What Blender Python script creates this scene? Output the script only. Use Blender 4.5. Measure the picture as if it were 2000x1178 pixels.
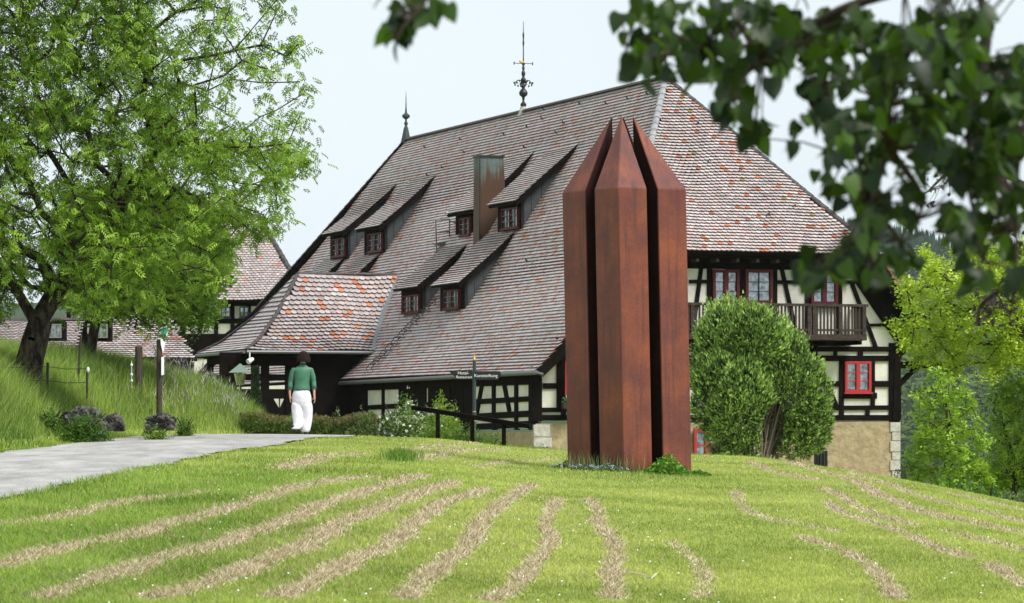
import bpy, bmesh, math, random
import numpy as np
from mathutils import Vector, Matrix
random.seed(7)
R = np.random.default_rng(11)
HAZE = 0.00004
for o in list(bpy.data.objects): bpy.data.objects.remove(o)
SC = bpy.context.scene
COL = SC.collection
# ------------------------------------------------------------------ camera (eye at z = 0, looking along +Y)
F = 8000.0          # focal length in photo pixels (photo is 2000 wide)
HZ = 850.0          # photo row of the horizon
cam = bpy.data.cameras.new('camera'); camo = bpy.data.objects.new('camera', cam); COL.objects.link(camo)
camo.location = (0, 0, 0); camo.rotation_euler = (math.radians(90), 0, 0)
cam.sensor_width = 36; cam.lens = 144; cam.shift_y = (HZ-589)/2000
cam.clip_start = 0.5; cam.clip_end = 9000
cam.dof.use_dof = True; cam.dof.focus_distance = 78; cam.dof.aperture_fstop = 12
SC.camera = camo
# ------------------------------------------------------------------ sky, sun, exposure
EL, AZ = math.radians(50), math.radians(132)     # sun direction: AZ measured from +Y clockwise
world = bpy.data.worlds.new('World'); SC.world = world; world.use_nodes = True
nt = world.node_tree; bg = nt.nodes['Background']
sky = nt.nodes.new('ShaderNodeTexSky'); sky.sky_type = 'NISHITA'; sky.sun_disc = False
sky.sun_elevation = EL; sky.sun_rotation = AZ; sky.air_density = 1.0; sky.dust_density = 3.0; sky.ozone_density = 1.0
mx = nt.nodes.new('ShaderNodeMixRGB'); mx.inputs[0].default_value = 0.93
mx.inputs[2].default_value = (6.65, 7.4, 7.8, 1)      # thin even cloud veil
nt.links.new(sky.outputs[0], mx.inputs[1])
wn = nt.nodes.new('ShaderNodeTexNoise'); wn.inputs['Scale'].default_value = 5; wn.inputs['Detail'].default_value = 5; wt = nt.nodes.new('ShaderNodeTexCoord'); nt.links.new(wt.outputs['Generated'], wn.inputs[0])
wr = nt.nodes.new('ShaderNodeMapRange'); wr.inputs[1].default_value = .3; wr.inputs[2].default_value = .7; wr.inputs[3].default_value = .955; wr.inputs[4].default_value = 1.045; nt.links.new(wn.outputs[0], wr.inputs[0])
wv = nt.nodes.new('ShaderNodeVectorMath'); wv.operation = 'SCALE'; nt.links.new(mx.outputs[0], wv.inputs[0]); nt.links.new(wr.outputs[0], wv.inputs['Scale']); nt.links.new(wv.outputs[0], bg.inputs[0])
bg.inputs[1].default_value = 0.105
sl = bpy.data.lights.new('sun', 'SUN'); sl.energy = 3.4; sl.angle = math.radians(22); sl.color = (1, .96, .9)
so = bpy.data.objects.new('sun', sl); COL.objects.link(so)
sd = Vector((math.sin(AZ)*math.cos(EL), math.cos(AZ)*math.cos(EL), math.sin(EL)))
so.rotation_euler = sd.to_track_quat('Z', 'Y').to_euler(); so.location = (20, -20, 60)
SC.view_settings.view_transform = 'Standard'; SC.view_settings.look = 'None'
SC.view_settings.exposure = 0.32; SC.view_settings.gamma = 1; SC.view_settings.use_curve_mapping = False
SC.cycles.max_bounces = 6; SC.cycles.transparent_max_bounces = 8; SC.cycles.diffuse_bounces = 3
SC.cycles.glossy_bounces = 2; SC.cycles.volume_bounces = 0

# ------------------------------------------------------------------ helpers
def tag(o, label=None, cat=None, group=None, kind=None):
    if label: o['label'] = label
    if cat: o['category'] = cat
    if group: o['group'] = group
    if kind: o['kind'] = kind
    return o
def empty(name, loc=(0, 0, 0), parent=None, rz=0):
    o = bpy.data.objects.new(name, None); COL.objects.link(o); o.location = loc; o.rotation_euler[2] = rz
    o.empty_display_size = .2
    if parent: o.parent = parent
    return o
def link(name, me, m, parent=None):
    o = bpy.data.objects.new(name, me); COL.objects.link(o)
    if m is not None:
        for k in (m if isinstance(m, (list, tuple)) else [m]): me.materials.append(k)
    if parent:
        o.parent = parent
        # vertices are given in world space; the Empties carry location only
        p, off = parent, Vector((0, 0, 0))
        while p: off += p.location; p = p.parent
        o.location = -off
    return o
def arr_mesh(name, V, Fc, col=None, smooth=False):
    """V (n,3), Fc (m,k) int array, col (n,3) per-vertex tint"""
    V = np.asarray(V, dtype=np.float32); Fc = np.asarray(Fc, dtype=np.int32)
    me = bpy.data.meshes.new(name); n = len(V); m, k = Fc.shape
    me.vertices.add(n); me.vertices.foreach_set('co', V.ravel())
    me.loops.add(m*k); me.loops.foreach_set('vertex_index', Fc.ravel())
    me.polygons.add(m); me.polygons.foreach_set('loop_start', np.arange(0, m*k, k, dtype=np.int32))
    me.polygons.foreach_set('loop_total', np.full(m, k, dtype=np.int32))
    if smooth: me.polygons.foreach_set('use_smooth', np.ones(m, dtype=bool))
    me.update(calc_edges=True)
    if col is not None:
        a = me.attributes.new('tint', 'FLOAT_COLOR', 'POINT')
        c = np.ones((n, 4), dtype=np.float32); c[:, :3] = col; a.data.foreach_set('color', c.ravel())
    return me
class MB:
    """collects polygons in world space, built as one mesh"""
    def __init__(s): s.v = []; s.f = []; s.c = []; s.cur = (1, 1, 1)
    def add(s, vs, fs):
        n = len(s.v); s.v += [tuple(p) for p in vs]; s.f += [tuple(i+n for i in f) for f in fs]; s.c += [s.cur]*len(vs)
    def prism(s, poly, d):
        """poly: coplanar world points; d: extrusion vector"""
        n = len(poly); d = Vector(d); a = [Vector(p) for p in poly]; b = [p+d for p in a]
        nn = (a[1]-a[0]).cross(a[2]-a[1])
        if nn.dot(d) > 0: a, b = b, a
        # a now is the front cap
        s.add(a+b, [tuple(range(n)), tuple(range(2*n-1, n-1, -1))]+[(i, i+n, (i+1) % n+n, (i+1) % n) for i in range(n)])
    def box(s, c, ex, ey, ez):
        """c centre; ex,ey,ez half-extent vectors"""
        c, ex, ey, ez = map(Vector, (c, ex, ey, ez))
        s.prism([c-ex-ey-ez, c+ex-ey-ez, c+ex+ey-ez, c-ex+ey-ez], ez*2)
    def bar(s, p, q, w, h, up=(0, 0, 1)):
        p, q = Vector(p), Vector(q); d = (q-p).normalized(); up = Vector(up)
        x = d.cross(up)
        if x.length < 1e-4: x = d.cross(Vector((1, 0, 0)))
        x = x.normalized(); y = x.cross(d).normalized()
        a = [p+x*(w/2*i)+y*(h/2*j) for i, j in ((-1, -1), (1, -1), (1, 1), (-1, 1))]
        s.prism(a, q-p)
    def tube(s, pts, rad, n=8, cap=True):
        pts = [Vector(p) for p in pts]; k = len(pts)
        if not hasattr(rad, '__len__'): rad = [rad]*k
        rings = []
        ref = Vector((0, 0, 1))
        if abs((pts[-1]-pts[0]).normalized().z) > .9: ref = Vector((1, 0, 0))
        for i, p in enumerate(pts):
            d = (pts[min(i+1, k-1)]-pts[max(i-1, 0)]).normalized()
            x = d.cross(ref).normalized(); y = d.cross(x).normalized()
            rings += [p+(x*math.cos(2*math.pi*j/n)+y*math.sin(2*math.pi*j/n))*rad[i] for j in range(n)]
        fs = [(i*n+j, i*n+(j+1) % n, (i+1)*n+(j+1) % n, (i+1)*n+j) for i in range(k-1) for j in range(n)]
        if cap: fs += [tuple(range(n-1, -1, -1)), tuple(range((k-1)*n, k*n))]
        s.add(rings, fs)
    def lathe(s, c, prof, n=12):
        """prof: list of (r, z) above c"""
        c = Vector(c)
        s.tube([c+Vector((0, 0, z)) for r, z in prof], [max(r, .001) for r, z in prof], n)
    def ell(s, c, r, n=8, m=6, M=None):
        c = Vector(c); vs = []; fs = []
        for i in range(m+1):
            t = math.pi*i/m
            for j in range(n):
                p = Vector((r[0]*math.sin(t)*math.cos(2*math.pi*j/n), r[1]*math.sin(t)*math.sin(2*math.pi*j/n), r[2]*math.cos(t)))
                vs.append(c+(M @ p if M else p))
        for i in range(m):
            for j in range(n): fs.append((i*n+j, (i+1)*n+j, (i+1)*n+(j+1) % n, i*n+(j+1) % n))
        s.add(vs, fs)
    def build(s, name, m, parent=None, smooth=False, tint=False):
        me = bpy.data.meshes.new(name); me.from_pydata(s.v, [], s.f)
        if smooth: me.polygons.foreach_set('use_smooth', [True]*len(me.polygons))
        if tint:
            a = me.attributes.new('tint', 'FLOAT_COLOR', 'POINT')
            a.data.foreach_set('color', np.array([tuple(c)+(1,) for c in s.c], dtype=np.float32).ravel())
        me.update()
        return link(name, me, m, parent)

def mat(name, col, rough=.7, col2=None, scale=4, det=6, lo=.35, hi=.65, bump=0, bscale=None, attr=False, trans=0, metal=0, spec=.5, coat=0, stretch=None, tcol=None):
    m = bpy.data.materials.new(name); m.use_nodes = True; t = m.node_tree; N = t.nodes; Lk = t.links
    b = N['Principled BSDF']; b.inputs['Roughness'].default_value = rough; b.inputs['Metallic'].default_value = metal
    b.inputs['Specular IOR Level'].default_value = spec; b.inputs['Coat Weight'].default_value = coat
    c = N.new('ShaderNodeRGB'); c.outputs[0].default_value = (*col, 1); out = c.outputs[0]
    tc = N.new('ShaderNodeTexCoord'); src = tc.outputs['Object']
    if stretch:
        mp = N.new('ShaderNodeMapping'); mp.inputs['Scale'].default_value = stretch; Lk.new(src, mp.inputs[0]); src = mp.outputs[0]
    if col2 is not None:
        n = N.new('ShaderNodeTexNoise'); n.inputs['Scale'].default_value = scale; n.inputs['Detail'].default_value = det; n.inputs['Roughness'].default_value = .65
        Lk.new(src, n.inputs['Vector'])
        r = N.new('ShaderNodeMapRange'); r.inputs[1].default_value = lo; r.inputs[2].default_value = hi; Lk.new(n.outputs[0], r.inputs[0])
        x = N.new('ShaderNodeMixRGB'); Lk.new(r.outputs[0], x.inputs[0]); Lk.new(out, x.inputs[1]); x.inputs[2].default_value = (*col2, 1); out = x.outputs[0]
    if attr:
        a = N.new('ShaderNodeAttribute'); a.attribute_name = 'tint'
        x = N.new('ShaderNodeMixRGB'); x.blend_type = 'MULTIPLY'; x.inputs[0].default_value = 1; Lk.new(out, x.inputs[1]); Lk.new(a.outputs[0], x.inputs[2]); out = x.outputs[0]
    Lk.new(out, b.inputs['Base Color'])
    if bump:
        n = N.new('ShaderNodeTexNoise'); n.inputs['Scale'].default_value = bscale or scale*4; n.inputs['Detail'].default_value = 5; Lk.new(src, n.inputs['Vector'])
        q = N.new('ShaderNodeBump'); q.inputs['Strength'].default_value = 1; q.inputs['Distance'].default_value = bump; Lk.new(n.outputs[0], q.inputs['Height']); Lk.new(q.outputs[0], b.inputs['Normal'])
    if trans:
        tr = N.new('ShaderNodeBsdfTranslucent'); ms = N.new('ShaderNodeMixShader'); ms.inputs[0].default_value = trans
        if tcol:
            g = N.new('ShaderNodeMixRGB'); g.blend_type = 'MULTIPLY'; g.inputs[0].default_value = 1; g.inputs[2].default_value = (*tcol, 1); Lk.new(out, g.inputs[1]); Lk.new(g.outputs[0], tr.inputs[0])
        else: Lk.new(out, tr.inputs[0])
        Lk.new(b.outputs[0], ms.inputs[1]); Lk.new(tr.outputs[0], ms.inputs[2]); Lk.new(ms.outputs[0], N['Material Output'].inputs[0])
    return m

M = dict(
    timber=mat('black_timber', (.005, .0042, .0035), .9, (.012, .009, .007), 3, bump=.004, bscale=30, spec=.04),
    plaster=mat('plaster', (.67, .655, .58), .9, (.47, .45, .38), 1.3, det=10, lo=.42, hi=.72, bump=.01, bscale=9, spec=.2),
    stucco=mat('tan_stucco', (.40, .32, .20), .95, (.30, .235, .145), 3.5, lo=.4, hi=.6, bump=.06, bscale=5, spec=.1),
    quoin=mat('quoin_stone', (.52, .50, .45), .9, (.36, .34, .30), 6, bump=.02, bscale=14, spec=.2),
    red=mat('red_paint', (.42, .02, .025), .5, (.33, .015, .02), 8),
    redold=mat('faded_red_paint', (.10, .016, .018), .6, (.06, .011, .012), 8, spec=.2),
    glass=mat('window_glass', (.42, .46, .48), .06, (.10, .12, .12), 5, metal=.75, spec=.8, bump=.006, bscale=6),
    tile=mat('clay_tile', (1, 1, 1), .40, (.78, .75, .74), 2.5, attr=True, spec=.55, bump=.003, bscale=60),
    under=mat('roof_underlay', (.012, .010, .010), .95, spec=.05),
    ridge=mat('ridge_tile_clay', (.085, .072, .07), .6, (.035, .03, .03), 5, spec=.4), ridgel=mat('lead_grey_hip_tile', (.34, .345, .36), .5, (.20, .20, .21), 5, spec=.6),
    slate=mat('slate_cladding', (.045, .053, .058), .7, (.028, .033, .037), 6, bump=.004, bscale=20),
    lead=mat('lead_flashing', (.22, .23, .235), .6, (.15, .16, .165), 5, spec=.5),
    balc=mat('weathered_balcony_wood', (.075, .060, .052), .9, (.028, .022, .02), 5, stretch=(1, 1, 4), spec=.08),
    iron=mat('dark_iron', (.012, .012, .014), .5, spec=.5),
    galv=mat('galvanised_steel', (.13, .135, .14), .5, metal=.2),
    gold=mat('gilding', (.75, .48, .10), .35, metal=.6),
    asphalt=mat('asphalt', (.46, .445, .43), .9, (.25, .24, .235), 2.4, det=14, lo=.32, hi=.68, bump=.02, bscale=40, spec=.2, stretch=(1, .22, 1)),
    bark=mat('bark', (.085, .070, .052), .95, (.016, .013, .010), 9, lo=.4, hi=.58, stretch=(1, 1, .35), bump=.03, bscale=22, spec=.1),
    twig=mat('twig_bark', (.045, .036, .028), .95, spec=.1),
    postw=mat('weathered_post', (.085, .068, .055), .9, (.04, .03, .024), 6, stretch=(3, 3, .6), bump=.01, bscale=25, spec=.2),
    stone=mat('rock', (.14, .13, .12), .95, (.018, .017, .015), 5, lo=.42, hi=.56, bump=.05, bscale=9, spec=.2),
    skin=mat('skin', (.50, .28, .20), .55), hair=mat('black_hair', (.010, .007, .007), .8, (.022, .013, .012), 60, spec=.12),
    jacket=mat('green_jacket', (.045, .16, .10), .55, (.07, .20, .13), 14, spec=.4, bump=.012, bscale=9),
    trousers=mat('white_linen', (.80, .79, .84), .85, (.70, .69, .75), 7, bump=.02, bscale=9),
    shoe=mat('black_shoe', (.012, .011, .012), .4), white=mat('white_paint', (.75, .77, .78), .5),
    signg=mat('green_paint', (.02, .22, .12), .5), signb=mat('black_sign_paint', (.010, .010, .011), .4),
    yellow=mat('yellow_paint', (.75, .5, .03), .5), banner=mat('red_banner', (.5, .015, .02), .7),
    leaf=mat('spring_leaf', (1, 1, 1), .5, attr=True, trans=.26, spec=.25, tcol=(1.25, 1.3, .7)),
    bleaf=mat('broad_leaf', (1, 1, 1), .45, attr=True, trans=.30, spec=.35, tcol=(1.5, 1.6, .5)),
    yew=mat('yew_needles', (1, 1, 1), .6, attr=True, trans=.15, spec=.2),
    grass=mat('grass_blade', (1, 1, 1), .6, attr=True, trans=.30, spec=.2, tcol=(1.1, 1.15, .7)),
    far=mat('far_forest', (1, 1, 1), .95, (.55, .6, .6), .25, attr=True, spec=.05),
    copper=None, corten=None, ground=None, hillg=mat('hill_ground', (.03, .05, .02), .95, (.05, .08, .03), .02, spec=.05),
    hay=mat('dry_clippings', (1, 1, 1), .9, attr=True, spec=.1),
)
def special():
    # corten steel: rust patches, vertical run-off streaks, fine pitting
    m = mat('corten_steel', (.118, .027, .019), .55, (.215, .052, .021), 1.7, det=9, lo=.40, hi=.64, bump=.0015, bscale=120, spec=.5); t = m.node_tree; N = t.nodes; Lk = t.links
    b = N['Principled BSDF']; src = b.inputs['Base Color'].links[0].from_socket; tc = N.new('ShaderNodeTexCoord')
    mp = N.new('ShaderNodeMapping'); mp.inputs['Scale'].default_value = (9, 9, .5); Lk.new(tc.outputs['Object'], mp.inputs[0])
    n = N.new('ShaderNodeTexNoise'); n.inputs['Scale'].default_value = 1.5; n.inputs['Detail'].default_value = 7; Lk.new(mp.outputs[0], n.inputs[0])
    r = N.new('ShaderNodeMapRange'); r.inputs[1].default_value = .5; r.inputs[2].default_value = .75; Lk.new(n.outputs[0], r.inputs[0])
    x = N.new('ShaderNodeMixRGB'); x.inputs[2].default_value = (.075, .022, .020, 1); Lk.new(r.outputs[0], x.inputs[0]); Lk.new(src, x.inputs[1])
    n2 = N.new('ShaderNodeTexNoise'); n2.inputs['Scale'].default_value = 45; n2.inputs['Detail'].default_value = 6; Lk.new(tc.outputs['Object'], n2.inputs[0])
    r2 = N.new('ShaderNodeMapRange'); r2.inputs[1].default_value = .3; r2.inputs[2].default_value = .7; r2.inputs[3].default_value = .72; r2.inputs[4].default_value = 1.25; Lk.new(n2.outputs[0], r2.inputs[0])
    y = N.new('ShaderNodeVectorMath'); y.operation = 'SCALE'; Lk.new(x.outputs[0], y.inputs[0]); Lk.new(r2.outputs[0], y.inputs['Scale']); Lk.new(y.outputs[0], b.inputs['Base Color'])
    M['corten'] = m
    M['stain'] = None; M['corten_in'] = mat('slot_shade_corten', (.030, .011, .009), .8, (.018, .008, .007), 4, spec=.1)  # darker steel for slot-facing faces: shade inside the slots put into the colour
    # copper chimney: verdigris on top, brown-red streaks, ochre low down
    m = mat('patinated_copper', (.12, .17, .165), .65, (.07, .095, .09), 3, metal=.25, spec=.5); t = m.node_tree; N = t.nodes; Lk = t.links
    b = N['Principled BSDF']; src = b.inputs['Base Color'].links[0].from_socket; tc = N.new('ShaderNodeTexCoord')
    mp = N.new('ShaderNodeMapping'); mp.inputs['Scale'].default_value = (6, 6, .22); Lk.new(tc.outputs['Object'], mp.inputs[0])
    n = N.new('ShaderNodeTexNoise'); n.inputs['Scale'].default_value = 1.3; n.inputs['Detail'].default_value = 6; Lk.new(mp.outputs[0], n.inputs[0])
    sx = N.new('ShaderNodeSeparateXYZ'); Lk.new(tc.outputs['Object'], sx.inputs[0])
    r = N.new('ShaderNodeMapRange'); r.inputs[1].default_value = 10.1; r.inputs[2].default_value = 9.2; r.inputs[3].default_value = .07; r.inputs[4].default_value = .42; Lk.new(sx.outputs[2], r.inputs[0])
    a = N.new('ShaderNodeMath'); a.operation = 'ADD'; Lk.new(n.outputs[0], a.inputs[0]); Lk.new(r.outputs[0], a.inputs[1])
    r3 = N.new('ShaderNodeMapRange'); r3.inputs[1].default_value = .55; r3.inputs[2].default_value = .75; Lk.new(a.outputs[0], r3.inputs[0])
    x = N.new('ShaderNodeMixRGB'); x.inputs[2].default_value = (.075, .035, .018, 1); Lk.new(r3.outputs[0], x.inputs[0]); Lk.new(src, x.inputs[1])
    Lk.new(x.outputs[0], b.inputs['Base Color']); M['copper'] = m
    # lawn soil and turf under the blades; 'tint' red channel = dry clippings
    m = bpy.data.materials.new('turf'); m.use_nodes = True; t = m.node_tree; N = t.nodes; Lk = t.links; b = N['Principled BSDF']; b.inputs['Roughness'].default_value = .95; b.inputs['Specular IOR Level'].default_value = .1
    tc = N.new('ShaderNodeTexCoord'); n = N.new('ShaderNodeTexNoise'); n.inputs['Scale'].default_value = 14; n.inputs['Detail'].default_value = 9; Lk.new(tc.outputs['Object'], n.inputs[0])
    cr = N.new('ShaderNodeValToRGB'); e = cr.color_ramp.elements; e[0].position = .3; e[0].color = (.13, .18, .03, 1); e[1].position = .7; e[1].color = (.40, .45, .12, 1); Lk.new(n.outputs[0], cr.inputs[0])
    n2 = N.new('ShaderNodeTexNoise'); n2.inputs['Scale'].default_value = 30; n2.inputs['Detail'].default_value = 8; Lk.new(tc.outputs['Object'], n2.inputs[0])
    c2 = N.new('ShaderNodeValToRGB'); e = c2.color_ramp.elements; e[0].position = .32; e[0].color = (.11, .075, .035, 1); e[1].position = .68; e[1].color = (.52, .44, .27, 1); Lk.new(n2.outputs[0], c2.inputs[0])
    at = N.new('ShaderNodeAttribute'); at.attribute_name = 'tint'; sp = N.new('ShaderNodeSeparateColor'); Lk.new(at.outputs[0], sp.inputs[0])
    ad = N.new('ShaderNodeMath'); ad.operation = 'MULTIPLY_ADD'; Lk.new(n2.outputs[0], ad.inputs[0]); ad.inputs[1].default_value = 1.0; 
    sb = N.new('ShaderNodeMath'); sb.operation = 'SUBTRACT'; Lk.new(sp.outputs[0], sb.inputs[0]); sb.inputs[1].default_value = .8; Lk.new(sb.outputs[0], ad.inputs[2])
    rr = N.new('ShaderNodeMapRange'); rr.inputs[1].default_value = .05; rr.inputs[2].default_value = .3; Lk.new(ad.outputs[0], rr.inputs[0])
    x = N.new('ShaderNodeMixRGB'); Lk.new(rr.outputs[0], x.inputs[0]); Lk.new(cr.outputs[0], x.inputs[1]); Lk.new(c2.outputs[0], x.inputs[2]); Lk.new(x.outputs[0], b.inputs[0])
    bp = N.new('ShaderNodeBump'); bp.inputs['Distance'].default_value = .04; Lk.new(n2.outputs[0], bp.inputs['Height']); Lk.new(bp.outputs[0], b.inputs['Normal'])
    M['ground'] = m
special()

def P(px, py, Y): return Vector(((px-1000)/F*Y, Y, (HZ-py)/F*Y))

# ------------------------------------------------------------------ terrain height
_t = np.linspace(-20, 600, 2481)
_g = np.interp(_t, [-20, 0, 20, 29, 45, 60, 75, 84, 92, 110, 138, 170, 250, 400, 600], [-2.6, -2.0, -1.55, -1.2, -.85, -.58, -.40, -.36, -.5, -1.0, -2.2, -3.2, -8, -20, -34])
_k = np.exp(-np.linspace(-2.5, 2.5, 33)**2); _k /= _k.sum(); _g = np.convolve(np.pad(_g, 16, 'edge'), _k, 'valid')
_tx = np.linspace(-100, 100, 1601)
_l = np.interp(_tx, [-100, -3, -1.5, .5, 2, 5, 7, 9.4, 12, 16, 25, 100], [.33, .33, .28, .08, 0, -.08, -.4, -.85, -1.6, -3, -6, -26])
_k2 = np.exp(-np.linspace(-2.5, 2.5, 13)**2); _k2 /= _k2.sum(); _l = np.convolve(np.pad(_l, 6, 'edge'), _k2, 'valid')
XE = ([-20, 40, 58, 65, 72, 78, 84, 88, 92, 96], [-8.6, -7.8, -7.25, -7.15, -7.1, -7.2, -6.8, -5.6, -4.9, -4.6])
def height(X, Y):
    X = np.asarray(X, float); Y = np.asarray(Y, float)
    h = np.interp(Y, _t, _g)+np.interp(X, _tx, _l)
    d = np.interp(Y, *XE)-X
    b = np.interp(d, [.1, .4, 1.0, 2, 4, 8, 40], [0, .07, .42, 1.12, 1.58, 1.85, 2.4])
    h = h+b*np.clip((112-Y)/16, 0, 1)
    h = h+.02*np.sin(X*1.3+.6*np.sin(Y*.5))*np.sin(Y*.45+.3)
    return h
def ground_hit(px, py, y0=22, y1=130):
    Y = np.arange(y0, y1, .05); X = (px-1000)/F*Y; z = (HZ-py)/F*Y
    i = np.nonzero(height(X, Y) >= z)[0]
    k = i[0] if len(i) else int(np.argmin(z-height(X, Y)))
    return Vector((X[k], Y[k], float(height(X[k], Y[k]))))
def on_ground(px, Y, dz=0):
    X = (px-1000)/F*Y; return Vector((X, Y, float(height(X, Y))+dz))

# ------------------------------------------------------------------ swaths of dry clippings (photo rows traced, dropped onto the slope)
SW = [([(0,1030),(100,1022),(165,1005),(235,985),(300,977),(390,967)],.17,.8),
([(0,1115),(75,1090),(175,1067),(260,1055),(350,1025),(425,1005),(500,985),(565,960),(650,942),(725,935)],.17,1),
([(90,1175),(190,1140),(280,1110),(370,1085),(450,1065),(525,1037),(600,1005),(665,980),(750,952),(825,932)],.17,1),
([(310,1175),(400,1150),(475,1125),(540,1095),(610,1065),(675,1025),(740,1000),(810,970),(885,945)],.17,1),
([(550,1175),(625,1135),(690,1105),(740,1080),(790,1050),(820,1020),(850,995),(900,975),(950,960)],.15,1),
([(790,1175),(825,1140),(875,1105),(910,1075),(935,1040),(950,1010),(975,995),(1000,975),(1040,950)],.14,1),
([(960,1178),(1000,1160),(1030,1125),(1060,1085),(1080,1055),(1065,1030),(1075,1000),(1090,980)],.12,1),
([(1195,1175),(1195,1130),(1205,1090),(1195,1055),(1170,1030),(1170,1005),(1150,980)],.12,1),
([(1365,1175),(1375,1140),(1370,1110),(1345,1090),(1310,1065)],.11,.6),
([(1750,1175),(1725,1135),(1700,1110),(1665,1090),(1615,1070),(1565,1055)],.12,.95),
([(1645,1045),(1575,1030),(1500,1018),(1465,1005),(1440,980),(1440,962)],.12,.75),
([(1895,1095),(1840,1080),(1790,1055),(1750,1040),(1690,1020),(1640,1005),(1620,985)],.13,.9),
([(1785,1030),(1715,1010),(1665,990),(1640,970),(1605,955)],.13,.95),
([(1590,940),(1545,930),(1500,920),(1465,905)],.18,.8),
([(2000,1047),(1925,1030),(1840,1012),(1775,995),(1720,972),(1675,945),(1600,922),(1540,905)],.17,.95),
([(2000,1025),(1925,1005),(1850,987),(1775,965),(1725,945),(1665,925)],.15,.95),
([(2000,1000),(1925,982),(1850,965)],.15,.9),
([(2000,1150),(1960,1125),(1940,1110)],.13,.9),([(2000,1080),(1925,1060),(1850,1042)],.12,.8),
([(560,920),(620,895),(700,888)],.3,.6),([(820,900),(900,882),(980,878)],.3,.5),([(935,915),(1000,903),(1080,898)],.2,.5),([(800,882),(880,872),(930,868)],.3,.45)]
SWW = []
for pts, w, a in SW:
    q = [ground_hit(*p) for p in pts]
    # dense polyline
    d = []
    for p0, p1 in zip(q[:-1], q[1:]):
        n = max(2, int((p1-p0).length/.25))
        for i in range(n): d.append(p0.lerp(p1, i/n))
    d.append(q[-1]); A = np.array([(p.x, p.y) for p in d])
    k = np.ones(5)/5
    if len(A) > 12:
        for c in (0, 1): A[2:-2, c] = np.convolve(A[:, c], k, 'valid')
    SWW.append((A, w, a))
def straw(X, Y):
    """0..1 cover of dry clippings"""
    X = np.asarray(X, float); Y = np.asarray(Y, float); out = np.zeros(X.shape)
    for A, w, a in SWW:
        sel = (X > A[:, 0].min()-1) & (X < A[:, 0].max()+1) & (Y > A[:, 1].min()-1.2) & (Y < A[:, 1].max()+1.2)
        if not sel.any(): continue
        x, y = X[sel], Y[sel]
        xs, ys = x[:, None], y[:, None]
        # anisotropic along the view: rows are wider than they look in depth
        dd = np.sqrt(((xs-A[None, :, 0]))**2+((ys-A[None, :, 1]))**2); d = dd.min(1)
        ww = w*.78*(1+.28*np.sin(y*1.6+x*3.1)*np.sin(x*5.7-y*.9))
        out[sel] = np.maximum(out[sel], a*np.clip(1.35-d/ww, 0, 1))
    return out
# ------------------------------------------------------------------ ground sheet
gx = np.concatenate([[-4000, -1500, -600, -250, -120, -60, -40, -28, -20, -16], np.arange(-14, -8, .1), np.arange(-8, 11, .08), np.arange(11, 20, .5), [22, 26, 32, 45, 60, 80, 100, 200, 500, 1500, 4000]])
gy = np.concatenate([[-200, -60, -20, 0, 8, 14, 18, 21], np.arange(23, 98, .16), np.arange(98, 160, 2), [165, 175, 190, 220, 260, 320, 400, 500, 600, 900, 1400, 2500, 4500]])
GX, GY = np.meshgrid(gx, gy); H = height(GX, GY)
ST = np.zeros(GX.shape); fi = (GX > -8) & (GX < 11) & (GY > 23) & (GY < 98); ST[fi] = straw(GX[fi], GY[fi])
mnd = ST*.045; V = np.stack([GX, GY, H+mnd], -1).reshape(-1, 3)
nx, ny = len(gx), len(gy); ii = (np.arange(ny-1)[:, None]*nx+np.arange(nx-1)[None]).ravel()
me = arr_mesh('ground', V, np.stack([ii, ii+1, ii+1+nx, ii+nx], 1), np.repeat(ST.reshape(-1, 1), 3, 1), True)
tag(link('ground', me, M['ground']), kind='structure')

# ------------------------------------------------------------------ road
re_ = sorted([(-8.2, 30), (-6.6, 38)]+[(p.x, p.y) for p in (ground_hit(*q) for q in ((0, 980), (100, 960), (200, 937), (300, 915), (400, 893), (550, 870), (700, 853)))], key=lambda a: a[1])
ry = [a[1] for a in re_]+[95, 105]; rx = [a[0] for a in re_]+[-1.8, -1.2]
def road_l(Y): return np.interp(Y, *XE)
def road_r(Y): return np.interp(Y, ry, rx)
Ys = np.arange(20, 105, .3); T = np.linspace(0, 1, 13)
XX = road_l(Ys)[:, None]*(1-T)+road_r(Ys)[:, None]*T
XX[:, 0] += .05*np.sin(Ys*2.1)+.03*np.sin(Ys*5.3); XX[:, -1] += .06*np.sin(Ys*1.7)+.04*np.sin(Ys*4.9)
YY = np.repeat(Ys[:, None], 13, 1); ZZ = height(XX, YY)+.03+.03*np.sin(np.pi*T)[None]
n = len(Ys); ii = (np.arange(n-1)[:, None]*13+np.arange(12)[None]).ravel()
me = arr_mesh('road', np.stack([XX, YY, ZZ], -1).reshape(-1, 3), np.stack([ii, ii+1, ii+14, ii+13], 1), None, True)
tag(link('road', me, M['asphalt']), kind='structure')
def on_road(X, Y): return (X > road_l(Y)-.02) & (X < road_r(Y)+.02) & (Y < 104)

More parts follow.
